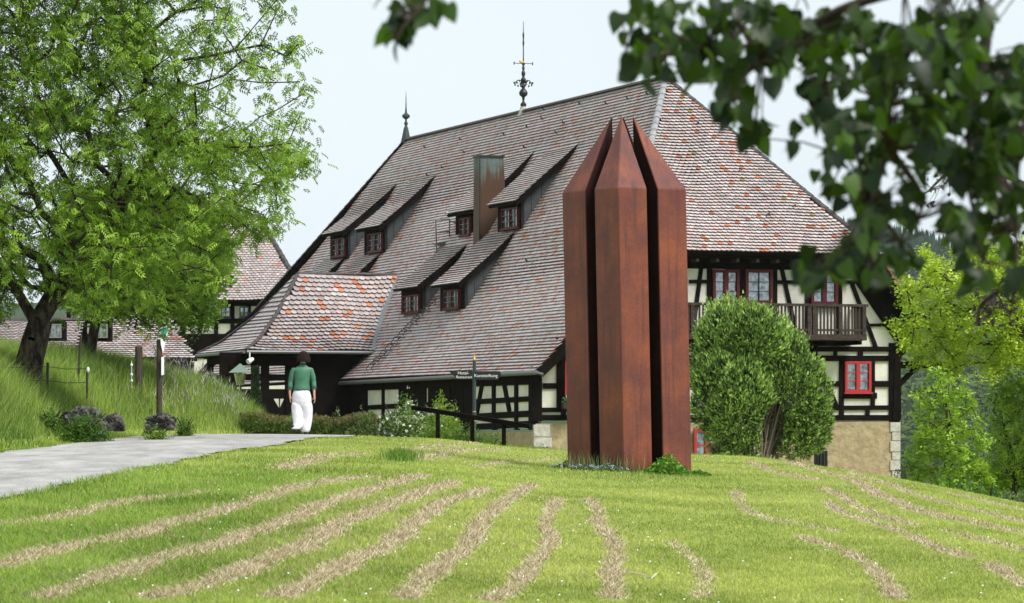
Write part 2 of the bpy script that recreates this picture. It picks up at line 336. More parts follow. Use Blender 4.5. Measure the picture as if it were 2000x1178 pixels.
# ------------------------------------------------------------------ grass
def blades(name, X, Y, hgt, wid, colr, m, lean=.6, dz=0., kind='stuff', label=None, curve=True, Z=None):
    n = len(X); Zb = (height(X, Y) if Z is None else Z)+dz
    a = R.uniform(0, 2*np.pi, n); dx, dy = np.cos(a)*wid/2, np.sin(a)*wid/2
    la = R.uniform(0, 2*np.pi, n); lr = R.uniform(0, lean, n)*hgt
    b0 = np.stack([X-dx, Y-dy, Zb-.01], 1); b1 = np.stack([X+dx, Y+dy, Zb-.01], 1)
    if curve:
        mx_, my_ = X+np.cos(la)*lr*.35, Y+np.sin(la)*lr*.35
        m0 = np.stack([mx_-dx*.7, my_-dy*.7, Zb+hgt*.6], 1); m1 = np.stack([mx_+dx*.7, my_+dy*.7, Zb+hgt*.6], 1)
        tp = np.stack([X+np.cos(la)*lr, Y+np.sin(la)*lr, Zb+hgt], 1)
        V = np.stack([b0, b1, m1, m0, tp], 1).reshape(-1, 3); i = np.arange(n)*5
        Fc = np.concatenate([np.stack([i, i+1, i+2], 1), np.stack([i, i+2, i+3], 1), np.stack([i+3, i+2, i+4], 1)]); C = np.repeat(colr, 5, 0)
    else:
        tp = np.stack([X+np.cos(la)*lr, Y+np.sin(la)*lr, Zb+hgt], 1)
        V = np.stack([b0, b1, tp], 1).reshape(-1, 3); Fc = np.arange(n*3).reshape(-1, 3); C = np.repeat(colr, 3, 0)
    o = link(name, arr_mesh(name, V, Fc, C), m); return tag(o, label, kind=kind)
def vnoise(X, Y, s, seed=0):
    r = np.random.default_rng(seed); out = 0
    for k in range(5):
        a, ph, f = r.uniform(0, 6.28), r.uniform(0, 6.28), s*(1.0+.7*k); out = out+np.sin((X*np.cos(a)+Y*np.sin(a)*.6)*f+ph+1.3*np.sin((X*np.sin(a)-Y*np.cos(a)*.5)*f*.7))/(1+.4*k)
    return out/3.0
def mix(a, b, t): return np.asarray(a)[None]*(1-t[:, None])+np.asarray(b)[None]*t[:, None]
n = 640000
Y = 1/R.uniform(1/92., 1/20., n); X = R.uniform(-.14, .155, n)*Y
k = (~on_road(X, Y)) & (X > road_r(Y)-.1) & (X < 15) & (X > -8.5)
X, Y = X[k], Y[k]; s = straw(X, Y)
k = R.random(len(X)) > s*.8; X, Y, s = X[k], Y[k], s[k]
t = np.clip(.5+.5*vnoise(X, Y, 1.1, 3)+R.normal(0, .22, len(X)), 0, 1)
t = np.clip(t+.22*vnoise(X, Y*.5, 6.5, 77), 0, 1); c = mix((.17, .25, .035), (.55, .60, .16), t)
lush = np.clip(1-(X+2.6)/2.4, 0, 1)*np.clip((62-Y)/15, 0, 1)+np.exp(-((X-2)**2/5+(Y-58)**2/14))*.6
c = c*(1-np.clip(lush, 0, 1)[:, None]*np.array([[.38, .22, .4]]))
hal = straw(X+.22, Y)+straw(X-.22, Y)+s; dry = R.random(len(X)) < .08+.22*np.clip(hal, 0, 1.6); c[dry] = mix((.30, .26, .13), (.50, .45, .25), R.random(dry.sum()))
h = R.uniform(.014, .034, len(X))*(1+.9*lush)
# longer fringe left standing on the road's edge
fr = np.exp(-((X-road_r(Y))/.25)**2); h = h*(1+1.0*fr)
blades('mown_grass', X, Y, h, .0035+.00011*Y, c, M['grass'], 1.4, label='mown bright green lawn grass in front of the rust-brown sculpture')
# dry clippings lying along the swaths
n = 1300000
Y = 1/R.uniform(1/90., 1/20., n); X = R.uniform(-.13, .13, n)*Y; s = straw(X, Y)
k = (R.random(n) < s**1.15*(.65+.35*np.clip(1+vnoise(X, Y*.4, 3.1, 31), 0, 1))) & (~on_road(X, Y)); X, Y, s = X[k], Y[k], s[k]
t = R.random(len(X)); c = mix((.34, .25, .15), (.82, .71, .52), t); g = R.random(len(X)) < .28; c[g] = mix((.12, .08, .04), (.26, .30, .10), R.random(g.sum()))
blades('hay_clippings', X, Y, R.uniform(.005, .034, len(X))*(.5+s), .0026+.00012*Y, c, M['hay'], 3.2, .035, label='straw-coloured dry clippings lying in curved rows over the lawn', curve=False)
# daisies
n = 750; Y = 1/R.uniform(1/80., 1/21., n); X = R.uniform(-.11, .13, n)*Y
cl = np.exp(-((X-.6)**2/3.+(Y-57)**2/9.))+.25+.5*np.exp(-((X+1)**2/1.5+(Y-62)**2/20)); k = (~on_road(X, Y)) & (X > road_r(Y)) & (R.random(n) < cl); X, Y = X[k], Y[k]
def dots(name, X, Y, Z, r, col, label, m):
    n = len(X); a = np.arange(6)*np.pi/3
    V = np.stack([X[:, None]+np.cos(a)*r, Y[:, None]+np.sin(a)*r*.8, Z[:, None]+np.sin(a)*r*.5+0*a], -1).reshape(-1, 3)
    return tag(link(name, arr_mesh(name, V, np.arange(n*6).reshape(-1, 6), np.repeat(np.tile(np.array(col)[None], (n, 1)), 6, 0)), m), label, kind='stuff')
dots('daisies', X, Y, height(X, Y)+.04, .0075, (.75, .75, .78), 'tiny white daisies dotted over the lawn', M['hay'])

# bank: tall meadow grass
n = 300000; Y = 1/R.uniform(1/98., 1/56., n); X = R.uniform(-15., -3.5, n)
d = road_l(Y)-X; k = (d > -.07) & (X > -.14*Y) & (X < -.052*Y); X, Y, d = X[k], Y[k], d[k]
k = (R.random(len(X)) < .35+.65*(d > .5)); X, Y, d = X[k], Y[k], d[k]
hh = np.interp(d, [0, .25, .6, 1.0, 1.6, 3], [.05, .07, .14, .3, .42, .5])*R.uniform(.5, 1.15, len(X))*(1+.25*vnoise(X, Y, .8, 5))
t = np.clip(.45+.4*vnoise(X, Y, .9, 9)+R.normal(0, .22, len(X)), 0, 1)
c = mix((.075, .155, .02), (.36, .48, .10), t); c[d < .45] *= np.array([1.25, 1.2, 1.0]); q = R.random(len(X)) < .07; c[q] = mix((.28, .26, .13), (.42, .38, .22), R.random(q.sum()))
blades('meadow_grass', X, Y, hh, R.uniform(.008, .016, len(X)), c, M['grass'], .8, label='tall wild meadow grass on the bank above the road')
# seed heads & lavender-coloured stalks near the right end of the bank
n = 1600; Y = R.uniform(80, 93, n); X = (R.uniform(300, 480, n)-1000)/F*Y; k = road_l(Y)-X > .7; X, Y = X[k], Y[k]; Z = height(X, Y)+R.uniform(.3, .62, len(X))
c = mix((.22, .19, .26), (.36, .36, .24), R.random(len(X)))
blades('seed_heads', X, Y, R.uniform(.06, .16, len(X)), np.full(len(X), .02), c, M['hay'], 1.0, Z=Z, label='pale and lilac seed heads above the bank grass', curve=False)
# rough grass right of the lawn crest and beyond it
n = 60000; Y = R.uniform(88, 135, n); X = R.uniform(-1, 20, n); 
k = height(X, Y) > -9; X, Y = X[k], Y[k]
c = mix((.10, .18, .03), (.32, .42, .09), R.random(len(X))); blades('rough_grass', X, Y, R.uniform(.05, .16, len(X)), np.full(len(X), .02), c, M['grass'], .8, label='rough green grass behind the crest of the lawn')

# broad-leaved weeds between the bank grasses
n = 5200; Y = R.uniform(60, 95, n); X = R.uniform(-13., -4., n); d = road_l(Y)-X; k = (d > .45) & (X > -.135*Y) & (X < -.055*Y) & (vnoise(X, Y, 1.6, 21) > .15); X, Y = X[k], Y[k]; n = len(X)
Z = height(X, Y)+R.uniform(.02, .32, n)
a = R.uniform(0, 6.28, n); r_ = R.uniform(.03, .07, n); V = []
for q0, q1, q2 in ((1, 0, 0), (.1, .45, .02), (-1, 0, .03), (.1, -.45, .02)):
    V.append(np.stack([X+r_*(q0*np.cos(a)-q1*np.sin(a)), Y+r_*(q0*np.sin(a)+q1*np.cos(a)), Z+r_*q2*10*R.uniform(-1, 1, n)], 1))
V = np.stack(V, 1).reshape(-1, 3); c = mix((.03, .08, .012), (.14, .26, .04), R.random(n))
tag(link('bank_weeds', arr_mesh('bank_weeds', V, np.arange(n*4).reshape(-1, 4), np.repeat(c, 4, 0)), M['leaf']), 'dark broad-leaved weeds scattered through the bank grass', kind='stuff')
# ================================================================== FARMHOUSE
AX, AY = .816, 136.0; CU, SU = .951, .309
def L(u, s, z): return Vector((AX+CU*u-SU*s, AY+SU*u+CU*s, z))
def to_us(p): dx, dy = p[0]-AX, p[1]-AY; return CU*dx+SU*dy, -SU*dx+CU*dy
EU, ES, EZ = Vector((CU, SU, 0)), Vector((-SU, CU, 0)), Vector((0, 0, 1))
def ray_s(px, py, s):      # pixel -> (u, z) on the plane s = const
    r = (px-1000)/F; ox, oy = AX-SU*s, AY+CU*s; u = (r*oy-ox)/(CU-r*SU); return u, (HZ-py)/F*(oy+SU*u)
def ray_u(px, py, u):      # pixel -> (s, z) on the plane u = const
    r = (px-1000)/F; ox, oy = AX+CU*u, AY+SU*u; s = (ox-r*oy)/(SU+r*CU); return s, (HZ-py)/F*(oy+CU*s)
PL = [(-.28, 2.12), (.2, 2.55), (.75, 3.1), (2.9, 6.2), (7.0, 12.55)]     # left slope, eave to ridge
PR = [(7.0, 12.55), (12.06, 5.85), (13.04, 4.55), (13.7, 3.9)]
def prof(u):
    if u <= 7: return float(np.interp(u, [p[0] for p in PL], [p[1] for p in PL]))
    return float(np.interp(u, [p[0] for p in PR], [p[1] for p in PR]))
def ray_roof(px, py):      # pixel -> (u, s, z) on the left slope
    for Yq in np.arange(128, 190, .02):
        p = P(px, py, Yq); u, s = to_us(p)
        if -.3 <= u <= 7 and p.z <= prof(u): return u, s, p.z
    return 3, 15, 6.4
RN, RF = 6.65, 38.85       # ridge ends along s
SN = -.75                  # near verge
def smin(u): return SN if u < 2.9 else SN+(u-2.9)/(7-2.9)*(RN-SN)
def smax(u): return RF+(7-u)/(7.28)*(48.2-RF)
house = empty('farmhouse', L(6.5, 10, -2.4)); tag(house, 'large half-timbered farmhouse with a huge mottled tiled roof and balcony behind the sculpture', 'farmhouse')

# ---- tiles -------------------------------------------------------
TW = .175
def tile_template(w, l, th):
    """x across, y down-slope (tail at -y), z out; rounded tail"""
    xs = [-.5, -.5, -.36, -.14, .14, .36, .5, .5]; ys = [l*.72, -l*.27, -l*.46, -l*.585, -l*.585, -l*.46, -l*.27, l*.72]
    top = [(x*w*.97, y, 0) for x, y in zip(xs, ys)]
    v = top+[(x, y, -.001) for x, y, z in top[1:7]]+[(x, y, -th) for x, y, z in top[1:7]]
    # faces as quads (pad with strips): top fan in quads, tail edge quads
    f = [(0, 1, 6, 7), (1, 2, 5, 6), (2, 3, 4, 5)]+[(i+8, i+14, i+15, i+9) for i in range(5)]
    f = [tuple(reversed(q)) if k >= 3 else q for k, q in enumerate(f)]
    return np.array(v), np.array(f)
def tile_color(n, p_or, shade=1.0):
    base = np.array([(.57, .50, .495), (.53, .43, .42), (.61, .52, .505), (.52, .47, .475), (.57, .44, .42), (.62, .57, .57)])
    c = base[R.integers(0, len(base), n)]*R.uniform(.86, 1.1, (n, 1))*shade
    o = R.random(n) < p_or; c[o] = np.array([(.60, .20, .105)])*R.uniform(.75, 1.15, (o.sum(), 1))+np.array([0, .03, .02])*R.random((o.sum(), 1))
    d = R.random(n) < .004; c[d] = (.30, .26, .08)
    return c
def lay(origin, ea, eb, en, rows, arange, expo, keep, p_or=.06, b0=0, lift=.055, w=TW, shade=1.0):
    """lay tiles on a plane; returns arrays: centre, colours, frames"""
    out = []
    for r in range(rows):
        b = b0+(r+.5)*expo; a = np.arange(arange[0]+(w/2 if r % 2 else 0), arange[1], w); a = a+R.normal(0, .003, len(a))
        k = keep(a, np.full(len(a), b)); a = a[k]; out.append(np.stack([a, b+R.normal(0, .003, len(a))], 1))
    if not out: return None
    ab = np.concatenate(out); n = len(ab)
    o, ea, eb, en = (np.array(v) for v in (origin, ea, eb, en))
    C = o+ab[:, :1]*ea+ab[:, 1:]*eb
    # tilt: tail lifted by `lift` over 1.3 exposures
    t = lift/(1.3*expo)+R.normal(0, .012, n); yb = eb[None]*np.cos(t)[:, None]-en[None]*np.sin(t)[:, None]; zn = en[None]*np.cos(t)[:, None]+eb[None]*np.sin(t)[:, None]
    C = C+en[None]*(lift*.9)
    col = tile_color(n, p_or, shade)
    hh = C[:, 0]*.9+C[:, 1]*.35; wv_ = vnoise(hh, C[:, 2]*.35, .9, 12)+.6*vnoise(hh, C[:, 2], 2.6, 13); col = col*(1+.11*np.clip(wv_, -1.3, 1.3))[:, None]
    C = C+en[None]*(.022*np.sin(hh*1.1+C[:, 2]*.8)+.014*np.sin(hh*2.9-C[:, 2]))[:, None]+np.array([[0, 0, 1.]])*(.018*np.sin(hh*1.7))[:, None]
    return C, np.repeat(ea[None], n, 0), yb, zn, col, expo, w
def tiles_to_arrays(S):
    C, xa, yb, zn, col, expo, w = S; tv, tf = tile_template(w, expo*1.12, min(.038, expo*.25)); n = len(C)
    V = (C[:, None]+tv[None, :, :1]*xa[:, None]+tv[None, :, 1:2]*yb[:, None]+tv[None, :, 2:3]*zn[:, None]).reshape(-1, 3)
    Fc = (tf[None]+np.arange(n)[:, None, None]*len(tv)).reshape(-1, 4); K = np.ones(len(tv)); K[8:] = .20; return V, Fc, (col[:, None]*K[None, :, None]).reshape(-1, 3)  # tail edges darkened: shadow of the row gaps put into the tint, with grime
def tiles_stuff(name, Ss, parent, kind='stuff'):
    Vs, Fs, Cs, off = [], [], [], 0
    for S in Ss:
        if S is None or len(S[0]) == 0: continue
        V, Fc, C = tiles_to_arrays(S); Vs.append(V); Fs.append(Fc+off); Cs.append(C); off += len(V)
    o = link(name, arr_mesh(name, np.concatenate(Vs), np.concatenate(Fs), np.concatenate(Cs)), M['tile'], parent); return tag(o, kind=kind)
def single_tiles(S, parent, idx):
    """tiles as objects of their own, sharing one mesh per colour"""
    C, xa, yb, zn, col, expo, w = S; tv, tf = tile_template(w, expo*1.12, min(.038, expo*.25)); cache = {}
    po = Vector((0, 0, 0)); p = parent
    while p: po += p.location; p = p.parent
    for i in idx:
        key = tuple(np.round(col[i]*12).astype(int))
        if key not in cache:
            me = arr_mesh('tile', tv, tf, col[i][None]*np.where(np.arange(len(tv)) < 8, 1, .20)[:, None]); me.materials.append(M['tile']); cache[key] = me  # same dark tail edges: gap shadow and grime carried in the tint
        o = bpy.data.objects.new('tile', cache[key]); COL.objects.link(o); o.parent = parent
        x, y, z = xa[i], yb[i], zn[i]; c = C[i]-np.array(po)
        o.matrix_local = Matrix(((x[0], y[0], z[0], c[0]), (x[1], y[1], z[1], c[1]), (x[2], y[2], z[2], c[2]), (0, 0, 0, 1)))

# ---- roof decks --------------------------------------------------
deck = MB(); TH = .12
def slab(poly, nrm, m=deck, th=TH, off=.0):
    nrm = Vector(nrm).normalized(); m.prism([Vector(p)+nrm*off for p in poly], -nrm*th)
segs = list(zip(PL[:-1], PL[1:]))
for (u0, z0), (u1, z1) in segs:
    nrm = (EU*-(z1-z0)+EZ*(u1-u0)).normalized()
    slab([L(u0, smin(u0), z0), L(u1, smin(u1), z1), L(u1, smax(u1), z1), L(u0, smax(u0), z0)], nrm)
for (u0, z0), (u1, z1) in zip(PR[:-1], PR[1:]):
    sm = lambda u: SN if u > 12.0 else SN+(12.0-u)/5.0*(RN-SN)
    nrm = (EU*-(z1-z0)+EZ*(u1-u0)).normalized()
    slab([L(u0, sm(u0), z0), L(u1, sm(u1), z1), L(u1, 46, z1), L(u0, RF, z0)], nrm)
HE = 6.12   # hip eave height
hn = (ES*-(12.55-HE)+EZ*(RN-SN+.1)).normalized()
slab([L(2.9, SN-.1, HE), L(12.0, SN-.1, HE), L(7, RN, 12.55)], hn)
slab([L(-.28, 48.2, 2.12), L(7, RF, 12.55), L(14, 46, 4)], (ES*10+EZ*9))
roof = deck.build('roof', M['under'], house)

side = []
b_acc = 0; EXPO = .145
for (u0, z0), (u1, z1) in segs:
    ln = math.hypot(u1-u0, z1-z0); e = EU*((u1-u0)/ln)+EZ*((z1-z0)/ln); nrm = (EU*-(z1-z0)+EZ*(u1-u0)).normalized()
    rows = max(1, round(ln/EXPO)); ex = ln/rows
    def keep(a, b, u0=u0, u1=u1, ln=ln):
        u = u0+(u1-u0)*b/ln; lo = np.where(u < 2.9, SN, SN+(u-2.9)/4.1*(RN-SN)); hi = RF+(7-u)/7.28*(48.2-RF); return (a > lo+.06) & (a < hi-.06)
    side.append(lay(L(u0, 0, z0), ES, e, nrm, rows, (SN, 48), ex, keep, .12))
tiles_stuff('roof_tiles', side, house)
hl = math.hypot(12.55-HE, RN-SN+.1); he = (ES*(RN-SN+.1)+EZ*(12.55-HE))/hl
def keep(a, b): t = b/hl; return (a > 2.9+4.1*t+.08) & (a < 12.0-5.0*t-.08)
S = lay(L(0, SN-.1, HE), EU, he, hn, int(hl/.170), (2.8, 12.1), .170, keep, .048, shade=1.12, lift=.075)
o = S[0]; d = np.array([((p[0]/p[1]*F+1000), HZ-p[2]/p[1]*F) for p in o])
vis = np.nonzero((d[:, 0] > 1345) & (d[:, 0] < 1640))[0]; order = vis[np.argsort(-d[vis, 1])][:296]
rest = np.setdiff1d(np.arange(len(o)), order)
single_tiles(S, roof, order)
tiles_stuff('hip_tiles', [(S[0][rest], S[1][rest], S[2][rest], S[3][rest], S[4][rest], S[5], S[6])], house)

# ---- ridge and hip caps -----------------------------------------
def caps(pa, pb, r, ln, m, hump=.02):
    pa, pb = Vector(pa), Vector(pb); D = (pb-pa); n = max(1, int(D.length/ln)); d = D/n; x = d.cross(EZ).normalized(); y = x.cross(d).normalized()
    for i in range(n):
        p, q = pa+d*i, pa+d*(i+1.12); vs = []
        for pp, rr in ((p, r*1.12), (q, r*.92)):
            for k in range(6): a = math.pi*k/5; vs.append(pp+x*math.cos(a)*rr+y*(math.sin(a)*rr*.8))
        m.add(vs+[p+x*r, p-x*r], [(k, k+1, k+7, k+6) for k in range(5)]+[(5, 4, 3, 2, 1, 0)])
cm = MB(); up = Vector((0, 0, .05))
caps(L(7, RN, 12.55)+up, L(7, RF, 12.55)+up, .13, .38, cm); cm.build('ridge_cap', M['ridge'], house)
cm = MB(); caps(L(2.9, SN-.05, HE)+up, L(7, RN, 12.55)+up, .12, .38, cm); cm.build('hip_cap', M['ridgel'], house)
cm = MB(); caps(L(12.0, SN-.05, HE)+up, L(7, RN, 12.55)+up, .12, .38, cm); cm.build('hip_cap', M['ridge'], house)
cm = MB(); caps(L(-.28, 48.2, 2.12)+up, L(7, RF, 12.55)+up, .12, .38, cm); cm.build('hip_cap', M['ridge'], house)
# verges
for (u0, z0), (u1, z1) in zip(PR[1:-1], PR[2:]):
    nrm = (EU*-(z1-z0)+EZ*(u1-u0)).normalized(); vm = MB(); vm.prism([L(u0, SN-.1, z0), L(u1, SN-.1, z1), L(u1, SN-.1, z1)-nrm*.32, L(u0, SN-.1, z0)-nrm*.32], ES*.06); vm.build('bargeboard', M['timber'], house)
for (u0, z0), (u1, z1) in segs[:-1]:
    nrm = (EU*-(z1-z0)+EZ*(u1-u0)).normalized(); vm = MB(); vm.prism([L(u0, SN-.1, z0-.02), L(u1, SN-.1, z1-.02), L(u1, SN-.1, z1-.02)-nrm*.28, L(u0, SN-.1, z0-.02)-nrm*.28], ES*.06); vm.build('bargeboard', M['timber'], house)
vt = MB()   # red clay verge tiles on the right-hand slope
for (u0, z0), (u1, z1) in zip(PR[:-1], PR[1:]):
    if u0 < 12: u0, z0 = 12.06, 5.85; 
    if u1 <= u0: continue
    D = L(u1, SN-.05, z1)-L(u0, SN-.05, z0); n = max(1, int(D.length/.17)); nrm = (EU*-(z1-z0)+EZ*(u1-u0)).normalized()
    for i in range(n):
        c = L(u0, SN-.02, z0)+D*((i+.5)/n)+nrm*.05; e = D.normalized(); vt.box(c, e*.085+nrm*-.01, ES*.12, nrm*.02)
vt.build('verge_tiles', mat('red_clay', (.34, .05, .035), .5), house)
# gutters
g = MB(); g.tube([L(-.36, SN-.35, 2.06), L(-.36, 23, 2.0)], .075, 8); g.tube([L(-.36, SN-.35, 2.06), L(-.2, SN-.55, 2.0), L(-.2, SN-.5, 1.9)], .05, 6); g.build('gutter', M['galv'], house)
g = MB(); g.tube([L(11.9, SN-.25, HE+.02), L(12.45, SN-.25, HE+.02)], .07, 8); g.build('gutter', M['galv'], house)

# ---- walls -------------------------------------------------------
W = 13.04
wm = MB(); wm.prism([L(.0, .02, .47), L(W, .02, .47), L(W, .02, 3.3), L(12.0, .02, 5.6), L(2.9, .02, 5.6), L(2.6, .02, 5.3), L(.8, .02, 2.75), L(0, .02, 1.95)], ES*.25)
wm.prism([L(.0, .3, .22), L(.0, 24, .22), L(.0, 24, 2.4), L(.0, .3, 2.4)], EU*.25)
wall = wm.build('wall', M['plaster'], house)
fm = MB(); fm.prism([L(-.04, -.04, -6), L(W+.0, -.04, -6), L(W+.0, -.04, .47), L(-.04, -.04, .38)], ES*.4)
fm.prism([L(-.04, .36, -6), L(-.04, 26, -6), L(-.04, 26, .1), L(-.04, .36, .1)], EU*.35)
fm.prism([L(W-.35, .36, -6), L(W-.35, 26, -6), L(W-.35, 26, 3.6), L(W-.35, .36, 3.6)], EU*.35)
found = fm.build('foundation', M['stucco'], house)
q = MB()
def beam(p0, p1, wpx, off=.05, m=None, th=.14):
    """timber on the gable wall between two photo points, wpx wide"""
    a, b = ray_s(*p0, 0), ray_s(*p1, 0); A_, B_ = L(a[0], 0, a[1]), L(b[0], 0, b[1]); w = wpx/F*138
    d = (B_-A_).normalized(); n = d.cross(ES).normalized()*w/2; o = -ES*off
    (m or q).prism([A_-n+o, B_-n+o, B_+n+o, A_+n+o], ES*(th))
def tim(lst, off=.05, name='timber_beam', mt='timber'):
    global q
    for k, (p0, p1, w) in enumerate(lst):
        q = MB(); beam(p0, p1, w, off+.0011*(k % 7)); q.build(name, M[mt], wall)
H_ = [((1100, 752), (1590, 752), 9), ((1150, 600), (1345, 600), 8), ((1040, 816), (1757, 816), 11), ((1040, 801), (1757, 796), 9), ((1088, 700), (1757, 700), 11), ((1300, 682), (1757, 682), 10), ((1350, 669), (1650, 669), 14),
      ((1060, 754), (1100, 754), 11), ((1590, 750), (1640, 750), 11), ((1708, 750), (1740, 750), 12), ((1640, 773), (1712, 773), 12),
      ((1150, 511), (1720, 511), 22), ((1346, 550), (1381, 550), 7), ((1517, 551), (1581, 551), 7), ((1645, 551), (1675, 551), 7), ((1690, 635), (1730, 635), 6)]
V_ = [((1100, 815), (1100, 655), 9), ((1160, 815), (1160, 515), 10), ((1220, 815), (1220, 515), 9), ((1280, 815), (1280, 515), 10), ((1335, 815), (1335, 515), 9), ((1530, 815), (1530, 690), 9), ((1450, 815), (1450, 690), 9), ((1390, 815), (1390, 690), 9), ((1048, 823), (1048, 715), 20), ((1746, 825), (1746, 670), 22), ((1091, 800), (1091, 660), 8), ((1643, 815), (1643, 700), 9), ((1704, 795), (1704, 705), 8), ((1590, 810), (1590, 655), 12),
      ((1631, 698), (1631, 683), 7), ((1694, 812), (1694, 800), 8), ((1680, 700), (1680, 684), 10),
      ((1385, 600), (1385, 515), 9), ((1448, 655), (1448, 515), 11), ((1512, 655), (1512, 515), 11), ((1577, 655), (1577, 515), 9), ((1639, 655), (1639, 515), 11), ((1416, 524), (1510, 524), 8), ((1578, 524), (1640, 524), 8)]
D_ = [((1370, 518), (1352, 655), 8), ((1525, 518), (1556, 655), 8), ((1663, 552), (1711, 680), 8), ((1597, 705), (1636, 800), 9)]
tim(H_, .05); tim(V_, .06); tim(D_, .045)
# dark rafter faces following the roof on the right and on the left
def fpoly(pts, off, th, m):
    A_ = [ray_s(x, y, 0) for x, y in pts]; m.prism([L(u, 0, z)-ES*off for u, z in A_], ES*th)
m = MB(); fpoly([(1662, 540), (1752, 672), (1757, 700), (1790, 660), (1775, 600), (1715, 505), (1662, 505)], .09, .12, m); m.build('rafter', M['timber'], wall)
m = MB(); a = [ray_s(1058, 727, 0), ray_s(1088, 694, 0)]; m.prism([L(-.2, -.08, 2.15), L(.15, -.08, 2.1), L(1.0, -.08, 3.05), L(2.9, -.08, 5.7), L(2.9, -.08, 6.0), L(.6, -.08, 3.0)], ES*.1); m.build('rafter', M['timber'], wall)
m = MB(); fpoly([(1742, 820), (1758, 820), (1757, 700), (1745, 700)], .10, .1, m); m.build('corner_post', M['timber'], wall)
# quoins
zz = -.0; 
for k in range(9):
    h_ = [.34, .30, .38, .28, .36, .32, .40, .3, .5][k]; w_ = .30 if k % 2 else .37
    c = L(W-w_/2+.03, -.03, .45-zz-h_/2); b = MB(); b.box(c, EU*(w_/2), ES*.06, EZ*(h_/2-.012)); o_ = b.build('quoin', M['quoin'], found); zz += h_
zz = 0
for k in range(5):
    h_ = [.42, .36, .44, .40, .5][k]; w_ = .62 if k % 2 else .56
    b = MB(); b.box(L(w_/2-.12, -.04, .36-zz-h_/2), EU*(w_/2), ES*.07, EZ*(h_/2-.012)); b.build('quoin', M['quoin'], found); zz += h_

# ---- windows -----------------------------------------------------
def window(parent, o, ex, n, w, h, cols, rows, col, fr=.055, mull=True, bars='white', name='window', sill=True, depth=.09, barw=.022):
    """o: lower-left corner; ex: unit across; n: unit outwards"""
    o, ex, n = Vector(o), Vector(ex), Vector(n); g = bpy.data.objects.new(name, None)
    f = MB()
    def rect(x0, x1, z0, z1, d0, d1, m): m.prism([o+ex*x0+EZ*z0+n*d1, o+ex*x1+EZ*z0+n*d1, o+ex*x1+EZ*z1+n*d1, o+ex*x0+EZ*z1+n*d1], -n*(d1-d0))
    rect(0, fr, 0, h, -.02, depth, f); rect(w-fr, w, 0, h, -.02, depth, f); rect(fr, w-fr, 0, fr, -.02, depth, f); rect(fr, w-fr, h-fr, h, -.02, depth, f)
    if mull: rect(w/2-fr*.8, w/2+fr*.8, fr, h-fr, -.015, depth*.95, f)
    fo = f.build(name, M[col], parent)
    b = MB(); iw = w-2*fr
    xs = []
    for i in range(1, cols):
        x = fr+iw*i/cols
        if mull and abs(x-w/2) < .02: continue
        rect(x-barw/2, x+barw/2, fr, h-fr, -.01, depth*.7, b)
    for j in range(1, rows): z = fr+(h-2*fr)*j/rows; rect(fr, w-fr, z-barw/2, z+barw/2, -.012, depth*.72, b)
    if b.v: b.build('glazing_bar', M[bars], fo)
    for i in range(cols):
        for j in range(rows):
            p = MB(); x0, x1 = fr+iw*i/cols+.012, fr+iw*(i+1)/cols-.012; z0, z1 = fr+(h-2*fr)*j/rows+.012, fr+(h-2*fr)*(j+1)/rows-.012
            t = [R.normal(0, .012) for _ in range(4)]
            p.prism([o+ex*x0+EZ*z0+n*(.015+t[0]*.3), o+ex*x1+EZ*z0+n*(.015+t[1]*.3), o+ex*x1+EZ*z1+n*(.015+(t[1]+t[2]-t[0])*.3), o+ex*x0+EZ*z1+n*(.015+t[2]*.3)], -n*.01); p.build('pane', M['glass'], fo)
    if sill: s_ = MB(); rect(-.04, w+.04, -.06, -.005, -.02, depth+.05, s_); s_.build('sill', M[col], fo)
    bpy.data.objects.remove(g)
    return fo
def gwin(x0, y0, x1, y1, **k):
    a, b = ray_s(x0, y1, 0), ray_s(x1, y0, 0); return window(wall, L(a[0], -.05, a[1]), EU, -ES, b[0]-a[0], b[1]-a[1], **k)
gwin(1390, 527, 1442, 593, cols=2, rows=3, col='redold', fr=.10, bars='redold')
gwin(1454, 527, 1507, 593, cols=2, rows=3, col='redold', fr=.10, mull=False, bars='iron')
gwin(1582, 527, 1634, 595, cols=2, rows=3, col='redold', fr=.10, bars='redold')
gwin(1648, 706, 1699, 766, cols=2, rows=3, col='red', fr=.085, bars='red', barw=.035)
a = ray_s(1352, 930, 0); b = ray_s(1402, 838, 0); window(found, L(a[0], -.12, a[1]), EU, -ES, b[0]-a[0], b[1]-a[1], cols=2, rows=3, col='red', fr=.09, bars='red', barw=.06, name='glazed_door', sill=False)

# ---- balcony -----------------------------------------------------
BS = -1.15
def bal(px, py): u, z = ray_s(px, py, BS); return u, z
balc = MB(); uL = 4.6; uR, zT = bal(1692, 597)
balcony = MB(); _, z0 = bal(1690, 657)
balcony.prism([L(uL, BS-.06, z0+.06), L(uR, BS-.06, z0+.06), L(uR, BS-.06, z0-.14), L(uL, BS-.06, z0-.14)], ES*1.1)
bo = balcony.build('balcony', M['balc'], house)
m = MB(); m.bar(L(uL, BS, zT), L(uR+.05, BS, zT), .14, .09); m.bar(L(uR-.02, BS, zT-.001), L(uR-.02, -.1, zT-.001), .12, .088); m.build('handrail', M['balc'], bo)
m = MB(); m.bar(L(uL, BS, z0+.2), L(uR, BS, z0+.2), .07, .07); m.build('bottom_rail', M['balc'], bo)
for px in (1352, 1517, 1580, 1590, 1641, 1687):
    u, _ = bal(px, 620); m = MB(); m.bar(L(u, BS, z0+.06), L(u, BS, zT-.04), .13, .13, up=ES); m.build('post', M['balc'], bo)
bm = MB(); bm.prism([Vector((-.032, -.015, 0)), Vector((.032, -.015, 0)), Vector((.032, .015, 0)), Vector((-.032, .015, 0))], (0, 0, zT-z0-.1))
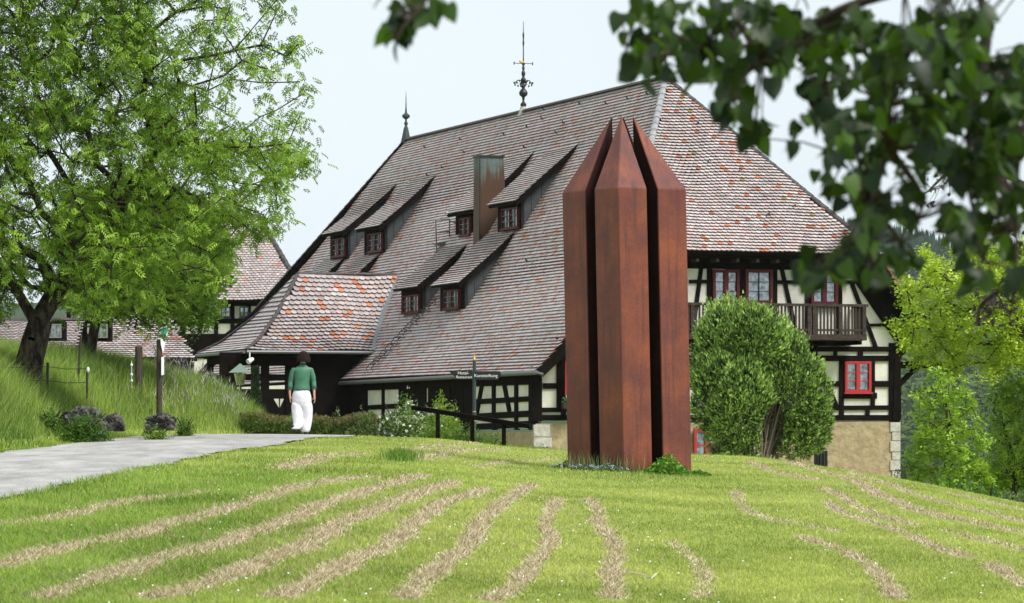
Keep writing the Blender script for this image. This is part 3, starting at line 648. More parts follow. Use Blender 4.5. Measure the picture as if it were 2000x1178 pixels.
bme = bpy.data.meshes.new('baluster'); bme.from_pydata(bm.v, [], bm.f); bme.materials.append(M['balc'])
poff = house.location
u = uL+.1
while u < uR-.1:
    if all(abs(u-bal(px, 620)[0]) > .1 for px in (1352, 1517, 1580, 1590, 1641, 1687)):
        o_ = bpy.data.objects.new('baluster', bme); COL.objects.link(o_); o_.parent = bo; o_.location = L(u, BS, z0+.06); o_.rotation_euler[2] = math.atan2(SU, CU)
    u += .128
for s_ in np.arange(BS+.2, -.15, .15):
    o_ = bpy.data.objects.new('baluster', bme); COL.objects.link(o_); o_.parent = bo; o_.location = L(uR-.03, s_, z0+.06); o_.rotation_euler[2] = math.atan2(SU, CU)
for k in range(6):
    m = MB(); c = L(5.4+k*1.15, 0, z0-.2); m.bar(c-ES*1.1, c, .14, .16); m.build('joist', M['timber'], bo)
# eaves soffit beams and rafter tails under the hip
m = MB(); m.prism([L(2.9, SN, HE-.12), L(12.0, SN, HE-.12), L(12.0, 0, HE-.16), L(2.9, 0, HE-.16)], (0, 0, -.03)); m.build('soffit', M['timber'], house)
for k in range(12):
    m = MB(); c = L(3.3+k*.72, 0, HE-.25); m.bar(c+ES*(SN+.08), c, .1, .12); m.build('rafter_tail', M['balc'], roof)

# ---- side wall framing (plane u = 0) -----------------------------
def sbeam(p0, p1, wpx, off=.05):
    a, b = ray_u(*p0, 0), ray_u(*p1, 0); A_, B_ = L(0, *a), L(0, *b); d = (B_-A_).normalized(); n = d.cross(EU).normalized()
    if abs(d.z) > .6: w = wpx/16.5
    else: w = wpx/F*142
    n = n*(w/2); m = MB(); m.prism([A_-n-EU*off, B_-n-EU*off, B_+n-EU*off, A_+n-EU*off], EU*.12); m.build('timber_beam', M['timber'], wall)
for k, (p0, p1, w) in enumerate([((1038, 779), (650, 800), 10), ((1038, 808), (650, 829), 12), ((1038, 828), (650, 849), 12), ((1038, 742), (650, 757), 18)]): sbeam(p0, p1, w, .05+k*.001)
for k, (x, w) in enumerate([(1042, 12), (1010, 5), (966, 5), (922, 6), (905, 6), (880, 5), (830, 8), (808, 14), (750, 4), (716, 6), (785, 7)]): sbeam((x, 840), (x, 745), w, .062+k*.001)
for k, (p0, p1) in enumerate([((943, 750), (933, 806)), ((986, 750), (997, 806))]): sbeam(p0, p1, 5, .055+k*.001)
for x0, x1 in ((650, 714), (790, 826), (838, 878), (884, 925)):
    a, b = ray_u(x0, 770, 0)[0], ray_u(x1, 770, 0)[0]; m = MB(); m.prism([L(-.045, a, .1), L(-.045, b, .1), L(-.045, b, 2.0), L(-.045, a, 2.0)], EU*.05); m.build('boarding', M['timber'], wall)

# ---- dormers -----------------------------------------------------
def dormer(Lp, Rp, Tp, win, wf=.30):
    uT, s1, zT = ray_roof(*Tp)
    uR_, zR = ray_s(*Rp, s1); s2 = ray_u(*Lp, uR_)[0]
    e = Vector(L(uT, s1, zT)-L(uR_, s1, zR)); ln = e.length; eb = e/ln; nrm = EU*-(zT-zR)+EZ*(uT-uR_); nrm.normalize()
    ti = MB(); ti.prism([L(uR_, s1, zR), L(uT, s1, zT), L(uT, s2, zT), L(uR_, s2, zR)], -nrm*.10)
    d = ti.build('dormer', M['under'], house)
    rows = int(ln/.145)
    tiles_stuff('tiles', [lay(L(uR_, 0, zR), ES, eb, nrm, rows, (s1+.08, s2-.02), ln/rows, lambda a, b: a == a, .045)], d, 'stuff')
    b = MB(); b.prism([L(uR_-.04, s1-.05, zR+.03), L(uT, s1-.05, zT+.05), L(uT, s1-.05, zT-.16), L(uR_-.04, s1-.05, zR-.2)], ES*.05); b.build('bargeboard', M['timber'], d)
    # front wall and cheeks
    uf = uR_+.28; sn, sf = s1+.28, s2-.28; zt = zR+(uf-uR_)/(uT-uR_)*(zT-zR)-.1; zb = prof(uf)-.1
    m = MB(); m.prism([L(uf, sn, zb), L(uf, sf, zb), L(uf, sf, zt), L(uf, sn, zt)], EU*.1); front = m.build('front_wall', M['timber'], d)
    for s_ in (sn, sf-.06):
        m = MB(); m.prism([L(uf, s_, zb-.4), L(uT, s_, prof(uT)-.1), L(uT, s_, zT-.1), L(uf, s_, zt)], ES*.06); m.build('cheek', M['slate'], d)
    m = MB()
    for t in (.33, .66): # cladding seams
        uu = uf+(uT-uf)*t*.55; m.bar(L(uu, sn-.01, prof(uu)-.05), L(uu, sn-.01, zR+(uu-uR_)/(uT-uR_)*(zT-zR)-.1), .03, .03, up=ES)
    m.build('seam', M['slate'], d)
    x0, y0, x1, y1 = win; a = ray_u(x0, y1, uf); b2 = ray_u(x1, y0, uf)
    zl = max(a[1], zb+.12); ex = -ES; h = b2[1]-zl
    window(d, L(uf-.02, a[0], zl), ex, -EU, a[0]-b2[0], h, cols=4, rows=3, col='redold', fr=.042, bars='lead', barw=.018)
    m = MB(); m.prism([L(uf-.25, sn, prof(uf-.25)+.06), L(uf, sn, zb+.14), L(uf, sf, zb+.14), L(uf-.25, sf, prof(uf-.25)+.06)], (0, 0, -.05)); m.build('apron', M['lead'], d)
    return d
dormer((629, 459), (671, 453), (780, 358), (653, 464, 677, 502))
dormer((695, 447), (743, 443), (855, 341), (723, 454, 749, 493))
dormer((872, 416), (930, 411), (1045, 297), (902, 424, 922, 461))
dormer((953, 401), (1009, 394), (1133, 280), (984, 404, 1015, 448))
dormer((766, 567), (817, 559), (919, 477), (791, 575, 822, 612))
dormer((841, 556), (899, 552), (1014, 450), (871, 565, 900, 604))
dormer((560, 578), (604, 572), (681, 498), (588, 580, 610, 610))
dormer((626, 570), (668, 566), (749, 494), (650, 576, 676, 606))
print('T3 ok')
# ---- chimney -----------------------------------------------------
uc, sc_, zc = ray_roof(942, 482)
s0 = sc_; (ua, _), (ub, _) = ray_s(937, 430, s0), ray_s(985, 430, s0); zt = ray_s(950, 306, s0)[1]; zb = prof(ua)-.8
sb = ray_u(924, 400, ua)[0]
m = MB(); tp = .05
lo = [L(ua-.0, s0, zb), L(ub+.16, s0, zb), L(ub+.16, sb, zb), L(ua-.0, sb, zb)]; hi = [L(ua+.02, s0+.02, zt), L(ub-.02, s0+.02, zt), L(ub-.02, sb-.02, zt), L(ua+.02, sb-.02, zt)]
m.add(lo+hi, [(0, 1, 5, 4), (1, 2, 6, 5), (2, 3, 7, 6), (3, 0, 4, 7)]); chim = m.build('chimney', M['copper'], house)
m = MB()
for a, b in ((0, 1), (1, 2), (2, 3), (3, 0)): m.bar(hi[a]+EZ*.02, hi[b]+EZ*.02, .09, .07)
m.build('chimney_rim', M['iron'], chim)
m = MB()
for k in range(2, 4): 
    z_ = zb+(zt-zb)*k/4
m.bar(L(ua-.03, s0-.03, prof(ua)+.55), L(ub+.1, s0-.03, prof(ua)+.55), .04, .05); m.bar(L(ua-.02, s0-.015, zb), L(ua, s0-.0, zt), .05, .03, up=ES); m.build('chimney_band', M['iron'], chim)
# chimney-sweep platform with rails
m = MB()
pu, ps, pz = ray_roof(862, 497); 
def pt(px, py, s_=None): u_, z_ = ray_s(px, py, ps if s_ is None else s_); return L(u_, ps if s_ is None else s_, z_)
for a, b in (((851, 430), (853, 500)), ((878, 428), (878, 490)), ((851, 430), (878, 428)), ((851, 455), (878, 452)), ((851, 475), (915, 472)), ((878, 432), (893, 436)), ((865, 474), (868, 500)), ((853, 500), (858, 492))):
    m.tube([pt(*a), pt(*b)], .028, 5)
m.prism([pt(855, 475), pt(917, 473), pt(917, 473)+ES*.7, pt(855, 475)+ES*.7], (0, 0, -.05)); m.build('service_platform', M['galv'], house)
# roof ladder hooks
m = MB()
for k in range(12):
    t = k/11; px, py = 727+(862-727)*t, 728+(585-728)*t
    if k == 11: continue
    u_, s_, z_ = ray_roof(px, py); c = L(u_, s_, z_); n_ = (EU*-1.43+EZ).normalized(); e = (EU+EZ*1.4).normalized()
    for j in (-.35, .35):
        m.tube([c+ES*j+n_*.05, c+ES*j+n_*.20+e*.05, c+ES*j+n_*.20+e*.28, c+ES*j+n_*.05+e*.33], .018, 5)
    m.tube([c-ES*.38+n_*.2+e*.12, c+ES*.38+n_*.2+e*.12], .018, 5); m.tube([c-ES*.38+n_*.2+e*.3, c+ES*.38+n_*.2+e*.3], .016, 5)
m.build('roof_ladder', M['iron'], house)
# snow hooks scattered on the roof
for px, py in ((835, 290), (870, 330), (912, 300), (905, 275), (990, 265), (1035, 250), (1065, 235), (1107, 243), (1068, 217), (1138, 205), (1190, 205), (1232, 195), (1270, 186), (760, 320), (840, 345), (1035, 512), (980, 520), (624, 476), (1030, 290), (1092, 262)):
    u_, s_, z_ = ray_roof(px, py); c = L(u_, s_, z_); n_ = (EU*-1.5+EZ).normalized(); m = MB(); m.tube([c+n_*.05-EU*.1, c+n_*.22, c+n_*.05+ES*.12], .025, 4); m.build('snow_hook', M['iron'], house)
for u_, t in ((8.2, .45), (8.7, .55), (7.4, .72), (5.8, .35), (9.6, .25), (8.5, .2), (7.2, .5)):
    c = L(u_, SN-.1, HE)+he*hl*t; m = MB(); m.tube([c+hn*.04-EU*.08, c+hn*.20, c+hn*.04+EU*.1+he*.05], .022, 4); m.build('snow_hook', M['iron'], house)
# ---- finials -----------------------------------------------------
def finial(u, s, z, prof_, rod, extra=None):
    m = MB(); c = L(u, s, z); m.lathe(c, prof_, 10)
    m.tube([c+EZ*prof_[-1][1], c+EZ*rod], [.03, .008], 6); return m, c
k_ = 143.5/F
m, c = finial(7, RN, 12.5, [(.18, 0), (.10, .25), (.05, .45), (.04, .6)], 1.8); m.build('finial', M['lead'], house)
m, c = finial(7, RF, 12.5, [(.24, 0), (.20, .15), (.10, .62), (.05, .75), (.10, .82), (.05, .9), (.04, 1.0), (.16, 1.08), (.18, 1.16), (.05, 1.28), (.03, 1.5)], 2.2)
m.build('finial', M['slate'], house)
um, zm = ray_s(1022, 220, 0); 
# find ridge position under px 1022
best = min(np.arange(RN, RF, .05), key=lambda s_: abs(1000+F*L(7, s_, 12.5).x/L(7, s_, 12.5).y-1022)); c = L(7, best, 12.5)
pm = MB(); pm.lathe(c, [(.24, -.05), (.10, .32)], 8); fo = pm.build('finial', M['quoin'], house)
kk = c.y/F   # metres per photo pixel here
pm = MB(); Z0 = 12.5+(HZ-c.z/c.y*F*1.0 if False else 0)
base_py = HZ-c.z/c.y*F
def zz_(py): return (base_py-py)*kk
pm.lathe(c, [(r*kk, zz_(y)) for r, y in ((2, 211), (6, 207), (6, 203), (3, 200), (2, 196), (3, 193), (3, 190), (8, 186), (9, 181), (6, 176), (3, 173), (4, 168), (2.5, 163), (5, 158), (5.5, 155), (2.5, 151), (2.5, 149), (4, 146), (4, 142), (2, 137), (3, 133), (2, 130), (2, 127), (4, 125), (1.2, 121), (1, 92), (2, 84), (1.2, 78), (2, 68), (.8, 62), (.5, 42))], 10)
for sg in (-1, 1):
    for aa in (0, 1.57):
        d = (EU*math.cos(aa)+ES*math.sin(aa))*sg*kk
        pm.tube([c+EZ*zz_(165), c+d*5+EZ*zz_(158), c+d*12+EZ*zz_(157), c+d*18+EZ*zz_(164)], 1*kk, 5)
        for a_, b_ in ((8, 158), (13, 162), (17, 166), (19, 162), (11, 168)): pm.ell(c+d*a_+EZ*zz_(b_), (1.6*kk, 1.6*kk, 2.6*kk), 6, 4)
pm.tube([c+EZ*zz_(124)-EU*19*kk, c+EZ*zz_(124)+EU*19*kk], .7*kk, 5); pm.tube([c+EZ*zz_(121)-EU*19*kk, c+EZ*zz_(127)-EU*19*kk], 1*kk, 4); pm.tube([c+EZ*zz_(121)+EU*19*kk, c+EZ*zz_(127)+EU*19*kk], 1*kk, 4)
pm.build('finial_rod', M['iron'], fo)
pm = MB(); pm.ell(c+EZ*zz_(122)-EU*3*kk, (4.5*kk, 2*kk, 2.4*kk)); pm.ell(c+EZ*zz_(119)-EU*7*kk, (1.5*kk, 1.2*kk, 3*kk)); pm.build('weathercock', M['gold'], fo)

# ---- porch -------------------------------------------------------
SP0, SP1, SPM = 22.3, 30.0, 26.1; UL, URt = -4.25, -1.18; EZp, RZp = 3.2, 6.28
um_ = 2.85
PE = [(0, EZp), (.9, EZp+.45), (2.2, EZp+1.45), (SPM-SP0, RZp)]     # sprocketed slope
pd = MB(); pt_ = []
nearS = []
for (d0, z0_), (d1, z1_) in zip(PE[:-1], PE[1:]):
    t0, t1 = d0/(SPM-SP0), d1/(SPM-SP0); ul0, ul1 = UL+(URt-UL)*t0, UL+(URt-UL)*t1
    ur0 = float(np.interp(z0_, [p[1] for p in PL], [p[0] for p in PL]))-.15; ur1 = float(np.interp(z1_, [p[1] for p in PL], [p[0] for p in PL]))+.1
    nrm = (ES*-(z1_-z0_)+EZ*(d1-d0)).normalized()
    slab([L(ul0, SP0+d0, z0_), L(ur0+.2, SP0+d0, z0_), L(ur1+.2, SP0+d1, z1_), L(ul1, SP0+d1, z1_)], nrm, pd)
    ln = math.hypot(d1-d0, z1_-z0_); e = (ES*(d1-d0)+EZ*(z1_-z0_))/ln; rows = max(1, round(ln/.25))
    def keep(a, b, ul0=ul0, ul1=ul1, ur0=ur0, ur1=ur1, ln=ln): t = b/ln; return (a > ul0+(ul1-ul0)*t+.07) & (a < ur0+(ur1-ur0)*t+.1)
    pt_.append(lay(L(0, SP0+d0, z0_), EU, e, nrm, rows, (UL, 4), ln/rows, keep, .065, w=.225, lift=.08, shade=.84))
    nrm = (EU*-(z1_-z0_)+EZ*((ul1-ul0))).normalized()
    sf0, sf1 = SP1-(SP1-SPM)*t0, SP1-(SP1-SPM)*t1
    slab([L(ul0, SP0+d0, z0_), L(ul1, SP0+d1, z1_), L(ul1, sf1, z1_), L(ul0, sf0, z0_)], nrm, pd)
    ln = math.hypot(ul1-ul0, z1_-z0_); e = (EU*(ul1-ul0)+EZ*(z1_-z0_))/ln; rows = max(1, round(ln/.22))
    def keep(a, b, d0=d0, d1=d1, sf0=sf0, sf1=sf1, ln=ln): t = b/ln; return (a > SP0+d0+(d1-d0)*t+.06) & (a < sf0+(sf1-sf0)*t-.06)
    pt_.append(lay(L(ul0, 0, z0_), ES, e, nrm, rows, (SP0, SP1), ln/rows, keep, .02, w=.225, lift=.065))
pd.prism([L(URt, SPM, RZp), L(2.9, SPM, RZp), L(1, SP1, EZp), L(UL, SP1, EZp)], (0, 0, -.1))
porch = pd.build('porch_roof', M['under'], house)
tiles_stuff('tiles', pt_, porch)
cm = MB(); prev = None
caps(L(URt, SPM, RZp)+up, L(2.9, SPM, RZp)+up, .09, .36, cm)
for a, b in zip(PE[:-1], PE[1:]):
    f = lambda p, s1=0: L(UL+(URt-UL)*p[0]/(SPM-SP0), SP0+p[0], p[1])+up*.8
    caps(f(a), f(b), .085, .36, cm)
    f2 = lambda p: L(UL+(URt-UL)*p[0]/(SPM-SP0), SP1-(SP1-SPM)*p[0]/(SPM-SP0), p[1])+up*.8
    caps(f2(a), f2(b), .10, .36, cm)
cm.build('hip_cap', M['ridge'], porch)
fl = MB()   # lead valley
for a, b in zip(PE[:-1], PE[1:]):
    g0 = float(np.interp(a[1], [p[1] for p in PL], [p[0] for p in PL])); g1 = float(np.interp(b[1], [p[1] for p in PL], [p[0] for p in PL]))
    A_, B_ = L(g0, SP0+a[0], a[1]), L(g1, SP0+b[0], b[1]); fl.prism([A_-ES*.3+EZ*.07+EU*.05, B_-ES*.3+EZ*.07+EU*.05, B_+EZ*.1-EU*.1, A_+EZ*.1-EU*.1], (0, 0, -.02))
fl.build('valley_flashing', M['lead'], porch)
g = MB(); g.tube([L(UL, SP0-.08, EZp-.03), L(.9, SP0-.08, EZp-.03)], .07, 6); g.tube([L(UL-.08, SP0, EZp-.03), L(UL-.08, SP1, EZp-.03)], .07, 6); g.build('gutter', M['galv'], porch)
# porch framing seen from the lane; plane s = SW0
SW0 = 22.9
def pb(x0, y0, x1, y1, name='porch_beam', mm='timber', off=0, th=.16, par=None):
    a, b = ray_s(x0, y1, SW0+off), ray_s(x1, y0, SW0+off); m = MB(); m.prism([L(a[0], SW0+off, a[1]), L(b[0], SW0+off, a[1]), L(b[0], SW0+off, b[1]), L(a[0], SW0+off, b[1])], ES*th); return m.build(name, M[mm], par or porch)
for x0, x1 in ((430, 445), (449, 463), (492, 507), (511, 526), (558, 566)): pb(x0, 690, x1, 905, 'post')
for k, (y0, y1) in enumerate(((690, 714), (731, 743), (760, 768))): pb(430, y0, 700 if k == 0 else 560, y1, off=.01*(k+1), th=.13)
pb(433, 768, 566, 905, 'boarding', off=.05, th=.08)
pb(566, 690, 655, 905, 'boarding', off=.05, th=.08)
m = MB(); m.prism([L(-1.6, SW0+.12, -2), L(.2, SW0+.12, -2), L(.2, SW0+.12, 2.3), L(.9, SW0+.12, 3.1), L(-1.6, SW0+.12, 3.1)], ES*.08); m.build('boarding', M['timber'], porch)
m = MB(); m.prism([L(UL+.2, SP0+.15, EZp-.12), L(.8, SP0+.15, EZp-.12), L(.8, SP1, EZp-.12), L(UL+.2, SP1, EZp-.12)], (0, 0, -.05)); m.build('soffit', M['timber'], porch)
for y0 in (690,):
    m = MB(); m.bar(L(UL+.35, SW0, 2.95), L(UL+.35, SP1-.3, 2.95), .16, .3); m.build('eaves_beam', M['timber'], porch)
for s_ in (26.2, 29.4):
    m = MB(); m.bar(L(UL+.35, s_, -3), L(UL+.35, s_, 2.9), .2, .2, up=ES); m.build('post', M['timber'], porch)
# lower side wall under the porch is in deep shade: pale boarded panels
for x0, x1 in ((583, 592), (596, 605)):
    a = ray_s(x0, 795, SW0); b = ray_s(x1, 775, SW0)
m = MB(); a, b, c_ = ray_s(535, 779, SW0), ray_s(545, 796, SW0), ray_s(545, 779, SW0); m.prism([L(a[0], SW0+.03, a[1]), L(b[0], SW0+.03, b[1]), L(c_[0], SW0+.03, c_[1])], ES*.02)
a, b, c_ = ray_s(548, 779, SW0), ray_s(547, 796, SW0), ray_s(555, 779, SW0); m.prism([L(a[0], SW0+.03, a[1]), L(b[0], SW0+.03, b[1]), L(c_[0], SW0+.03, c_[1])], ES*.02); m.build('panel', M['plaster'], porch)
# spotlight at the porch corner
c = L(UL+.1, SP0-.15, EZp-.3); m = MB(); m.tube([c+EZ*.25, c], .03, 6); m.tube([c+EU*.1-ES*.1, c-EU*.12+EZ*-.12-ES*.2], [.07, .11], 8); m.build('spotlight', M['white'], porch)
# fixed canopy line on the far right side of the house
cz = (HZ-712)/F*150; m = MB(); a = P(1750, 709, 147); b = P(1888, 709, 152); m.bar(a, b, 1.2, .10); m.bar(a+Vector((0, 0, -.12)), b+Vector((-.3, 0, -.12)), .16, .14); o_ = m.build('side_canopy', M['timber'], house)
m = MB(); m.bar(Vector((a.x, a.y, a.z-.9)), a.lerp(b, .3)+Vector((0, 0, -.1)), .14, .14); m.build('canopy_brace', M['timber'], o_)
# red banner beside the sculpture
u0, z0_ = ray_s(1095, 772, 0); u1, z1_ = ray_s(1113, 706, 0)
m = MB(); m.prism([L(u0, -.5, z0_), L(u1, -.5, z0_), L(u1, -.5, z1_), L(u0, -.5, z1_)], ES*.02); ban = m.build('banner', M['banner'], house)
def text(body, size, loc, ex, ez, m, parent, name='lettering', align='CENTER', ext=.004):
    cu = bpy.data.curves.new(name, 'FONT'); cu.body = body; cu.size = size; cu.align_x = align; cu.align_y = 'CENTER'; cu.extrude = ext
    t = bpy.data.objects.new(name, cu); COL.objects.link(t); bpy.context.view_layer.update()
    me = bpy.data.meshes.new_from_object(t.evaluated_get(bpy.context.evaluated_depsgraph_get())); bpy.data.objects.remove(t); bpy.data.curves.remove(cu)
    ex, ez = Vector(ex).normalized(), Vector(ez).normalized(); n = ex.cross(ez); Mx = Matrix(((ex.x, ez.x, n.x), (ex.y, ez.y, n.y), (ex.z, ez.z, n.z)))
    me.transform(Matrix.Translation(Vector(loc)) @ Mx.to_4x4()); me.name = name
    return link(name, me, m, parent)
# flower box on the banner's foot
m = MB(); c = L(u0+.2, -.5, z0_-.35); m.box(c, EU*.3, ES*.12, EZ*.1); m.build('flower_box', M['balc'], house)
m = MB(); 
for k in range(40): m.ell(c+EU*R.uniform(-.32, .3)+ES*R.uniform(-.15, .1)+EZ*R.uniform(.08, .3), (.06, .05, .035), 5, 3)
m.build('box_plants', mat('box_plant_green', (.03, .12, .03), .6), house)

# ================================================================== BARN far left
def simple_roof_tiles(o, ea, eb, nrm, wa, lb, keep, po, parent, w=.2, ex=.17): tiles_stuff('roof_tiles', [lay(o, ea, eb, nrm, int(lb/ex), (0, wa), ex, keep, po, w=w)], parent)
YB = 200.
bR = P(600, 586, YB); bL = P(100, 586, YB); z_e = bR.z
barn = empty('barn', (bL.x, YB, -4)); tag(barn, 'long half-timbered barn with pale tiled hipped roof behind the left tree', 'barn')
ridge_z = P(0, 415, YB).z; run = 4.2
rL, rR = P(150, 415, YB+run), P(505, 415, YB+run); rL.z = rR.z = ridge_z
m = MB(); nb = Vector((0, -(ridge_z-z_e), run)).normalized()
m.prism([bL, bR, rR, rL], -nb*.15); m.prism([bR, bR+Vector((0, run*2, 0)), rR], (-.1, 0, -.05)); m.prism([bL+Vector((0, run*2, 0)), bL, rL], (.1, 0, -.05)); m.prism([bR+Vector((0, run*2, 0)), bL+Vector((0, run*2, 0)), rL, rR], (0, -.1, -.1)); br = m.build('roof', M['under'], barn)
lb = math.hypot(ridge_z-z_e, run); eb = Vector((0, run, ridge_z-z_e))/lb; wa = bR.x-bL.x
def keep(a, b): t = b/lb; return (a > (rL.x-bL.x)*t+.1) & (a < wa-(bR.x-rR.x)*t-.1)
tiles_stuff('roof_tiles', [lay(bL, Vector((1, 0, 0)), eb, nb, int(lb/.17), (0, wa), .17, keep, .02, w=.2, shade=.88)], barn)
cm = MB(); caps(bR+up, rR+up, .13, .4, cm); caps(rL+up, rR+up, .13, .4, cm); caps(bL+up, rL+up, .13, .4, cm); cm.build('hip_cap', M['ridge'], barn)
m = MB(); m.prism([Vector((bL.x+.6, YB+.9, -6)), Vector((bR.x-.6, YB+.9, -6)), Vector((bR.x-.6, YB+.9, z_e)), Vector((bL.x+.6, YB+.9, z_e))], (0, 6, 0)); bw = m.build('wall', M['plaster'], barn)
def bx(x0, y0, x1, y1, Yq=YB+.85, par=None, mm='timber', name='timber_beam'):
    a, b = P(x0, y1, Yq), P(x1, y0, Yq); m = MB(); m.prism([a, Vector((b.x, Yq, a.z)), b, Vector((a.x, Yq, b.z))], (0, .12, 0)); return m.build(name, M[mm], par or bw)
for k, (x0, y0, x1, y1) in enumerate([(100, 586, 585, 598), (100, 622, 585, 632), (100, 652, 585, 700)]): bx(x0, y0, x1, y1, YB+.85-k*.002)
for k, x in enumerate(range(130, 580, 32)): bx(x, 590, x+8, 700, YB+.835-.001*k)
for x in (398, 430, 466): 
    a = P(x+2, 620, YB+.8); window(bw, a, (1, 0, 0), (0, -1, 0), .45, .52, cols=2, rows=2, col='slate', fr=.04, bars='slate', barw=.02)
# low outbuilding roofs in front of the barn
def lean(name, label, x0, x1, ye, yr, Yq, rn, cat='outbuilding', skew=0, po=.03):
    a, b = P(x0, ye, Yq), P(x1, ye, Yq); zr = P(0, yr, Yq+rn).z; t = empty(name, (a.x, Yq, -3)); tag(t, label, cat)
    c, d = Vector((b.x-skew, Yq+rn, zr)), Vector((a.x, Yq+rn, zr)); nn = Vector((0, -(zr-a.z), rn)).normalized(); m = MB(); m.prism([a, b, c, d], -nn*.12); m.prism([c, d, d+Vector((0, rn, a.z-zr)), c+Vector((0, rn, a.z-zr))], (0, 0, -.1)); m.build('roof', M['under'], t)
    l_ = math.hypot(zr-a.z, rn); e = Vector((0, rn, zr-a.z))/l_; w_ = b.x-a.x
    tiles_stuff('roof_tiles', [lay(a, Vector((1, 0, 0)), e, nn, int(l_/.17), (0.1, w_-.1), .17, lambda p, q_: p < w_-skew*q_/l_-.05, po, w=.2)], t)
    m = MB(); m.prism([a+Vector((.3, .5, -.1)), b+Vector((-.3, .5, -.1)), Vector((b.x-.3, Yq+.5, -6)), Vector((a.x+.3, Yq+.5, -6))], (0, 2, 0)); m.build('wall', M['timber'], t)
    cm = MB(); caps(d+up, c+up, .12, .4, cm); cm.build('ridge_cap', M['ridge'], t); return t
lean('outbuilding', 'low shed with tiled roof between the tree trunk and the post', 178, 385, 700, 600, 150, 4.0, skew=1.6)
sh = lean('outbuilding', 'low tiled shed half hidden behind the trunk at far left', -60, 150, 690, 628, 160, 3.0)
for x in (95, 185): 
    a = P(x, 652, 147); m = MB(); m.box(a+Vector((.25, .4, .1)), (.32, 0, 0), (0, .4, 0), (0, 0, .35)); d_ = m.build('dormer', M['timber'], sh); window(d_, a+Vector((.02, -.02, -.15)), (1, 0, 0), (0, -1, 0), .45, .5, cols=2, rows=2, col='lead', fr=.05, bars='lead', sill=False, name='window')
print('T4 ok')
# ================================================================== SCULPTURE
a_ = math.radians(38); e1 = Vector((math.cos(a_), math.sin(a_), 0)); e2 = Vector((-math.sin(a_), math.cos(a_), 0))
front = P(1205.6+13, 850, 60); gz = -.66; base_c = Vector((front.x, 60, gz))+(e1+e2)*.65
sc = empty('rust_sculpture', base_c); tag(sc, 'tall rust-brown steel sculpture of four pointed prisms standing on the lawn', 'sculpture')
lean_ = Matrix.Rotation(math.radians(-1.15), 3, 'Y')
SH, AP = 3.63-gz, 4.76-gz; w_ = .55; g_ = .21; full = 2*w_+g_
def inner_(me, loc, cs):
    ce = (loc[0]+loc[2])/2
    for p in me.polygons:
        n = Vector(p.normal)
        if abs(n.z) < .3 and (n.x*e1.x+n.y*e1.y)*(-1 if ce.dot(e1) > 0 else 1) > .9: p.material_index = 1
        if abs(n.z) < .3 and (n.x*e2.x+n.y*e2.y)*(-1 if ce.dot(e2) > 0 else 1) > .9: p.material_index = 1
for i in (0, 1):
    for j in (0, 1):
        x0, y0 = i*(w_+g_), j*(w_+g_); cs = [(x0, y0), (x0+w_, y0), (x0+w_, y0+w_), (x0, y0+w_)]
        hs = []
        for (x, y) in cs:
            xi = abs(x-full/2) < full/2-.01; yi = abs(y-full/2) < full/2-.01
            hs.append(AP if (xi and yi) else SH)
        loc = [e1*(x-full/2)+e2*(y-full/2) for x, y in cs]
        bot = [v+EZ*-.25 for v in loc]; top = [v+EZ*h for v, h in zip(loc, hs)]
        k = max(range(4), key=lambda q_: hs[q_]); tp = [top[(k+r) % 4] for r in range(4)]; bm = bmesh.new()
        bv = [bm.verts.new(lean_ @ v) for v in bot]; tv = [bm.verts.new(lean_ @ v) for v in top]
        for r in range(4): bm.faces.new((bv[r], bv[(r+1) % 4], tv[(r+1) % 4], tv[r]))
        bm.faces.new((tv[k], tv[(k+1) % 4], tv[(k+2) % 4])); bm.faces.new((tv[k], tv[(k+2) % 4], tv[(k+3) % 4])); bm.faces.new(list(reversed(bv)))
        bmesh.ops.recalc_face_normals(bm, faces=bm.faces); bmesh.ops.bevel(bm, geom=[e for e in bm.edges], offset=.008, segments=2, affect='EDGES')
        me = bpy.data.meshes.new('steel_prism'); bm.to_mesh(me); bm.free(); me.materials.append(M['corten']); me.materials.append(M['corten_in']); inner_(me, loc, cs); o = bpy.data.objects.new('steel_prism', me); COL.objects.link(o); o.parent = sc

# ================================================================== foliage and trees
def rotm(n, ax, tilt):
    """random frames: x axis = given directions ax (n,3), z roughly up with random tilt"""
    x = ax/np.linalg.norm(ax, axis=1, keepdims=True); upv = np.array([0, 0, 1.])[None]+R.normal(0, tilt, (n, 3))
    y = np.cross(upv, x); y /= np.linalg.norm(y, axis=1, keepdims=True)+1e-9; z = np.cross(x, y); return x, y, z
def scatter(name, C, ax, size, tpl, m, col, parent=None, tilt=.5, kind=None):
    tv, tf = tpl; n = len(C); x, y, z = rotm(n, ax, tilt); s = np.broadcast_to(size, (n,))[:, None, None]
    V = C[:, None]+s*(tv[None, :, :1]*x[:, None]+tv[None, :, 1:2]*y[:, None]+tv[None, :, 2:3]*z[:, None])
    Fc = (tf[None]+np.arange(n)[:, None, None]*len(tv)).reshape(-1, tf.shape[1])
    o = link(name, arr_mesh(name, V.reshape(-1, 3), Fc, np.repeat(col, len(tv), 0)), m, parent); return tag(o, kind=kind)
def leaflet(c, d, l, w, droop=.15):
    d = np.array(d)/np.linalg.norm(d); s = np.array([-d[1], d[0], 0]); c = np.array(c)
    return [c, c+d*l*.45+s*w/2+[0, 0, .02], c+d*l+[0, 0, -droop*l], c+d*l*.45-s*w/2+[0, 0, .02]]
def tpl_pinnate(n=4):
    v = []
    for i in range(n):
        t = .2+.6*i/(n-1); c = (t, 0, -.25*t*t)
        for sg in (-1, 1): v += leaflet(c, (.55, sg, -.1), .36, .15, .3)
    v += leaflet((.8, 0, -.18), (1, 0, -.3), .36, .15, .3); v = np.array(v); return v, np.arange(len(v)).reshape(-1, 4)
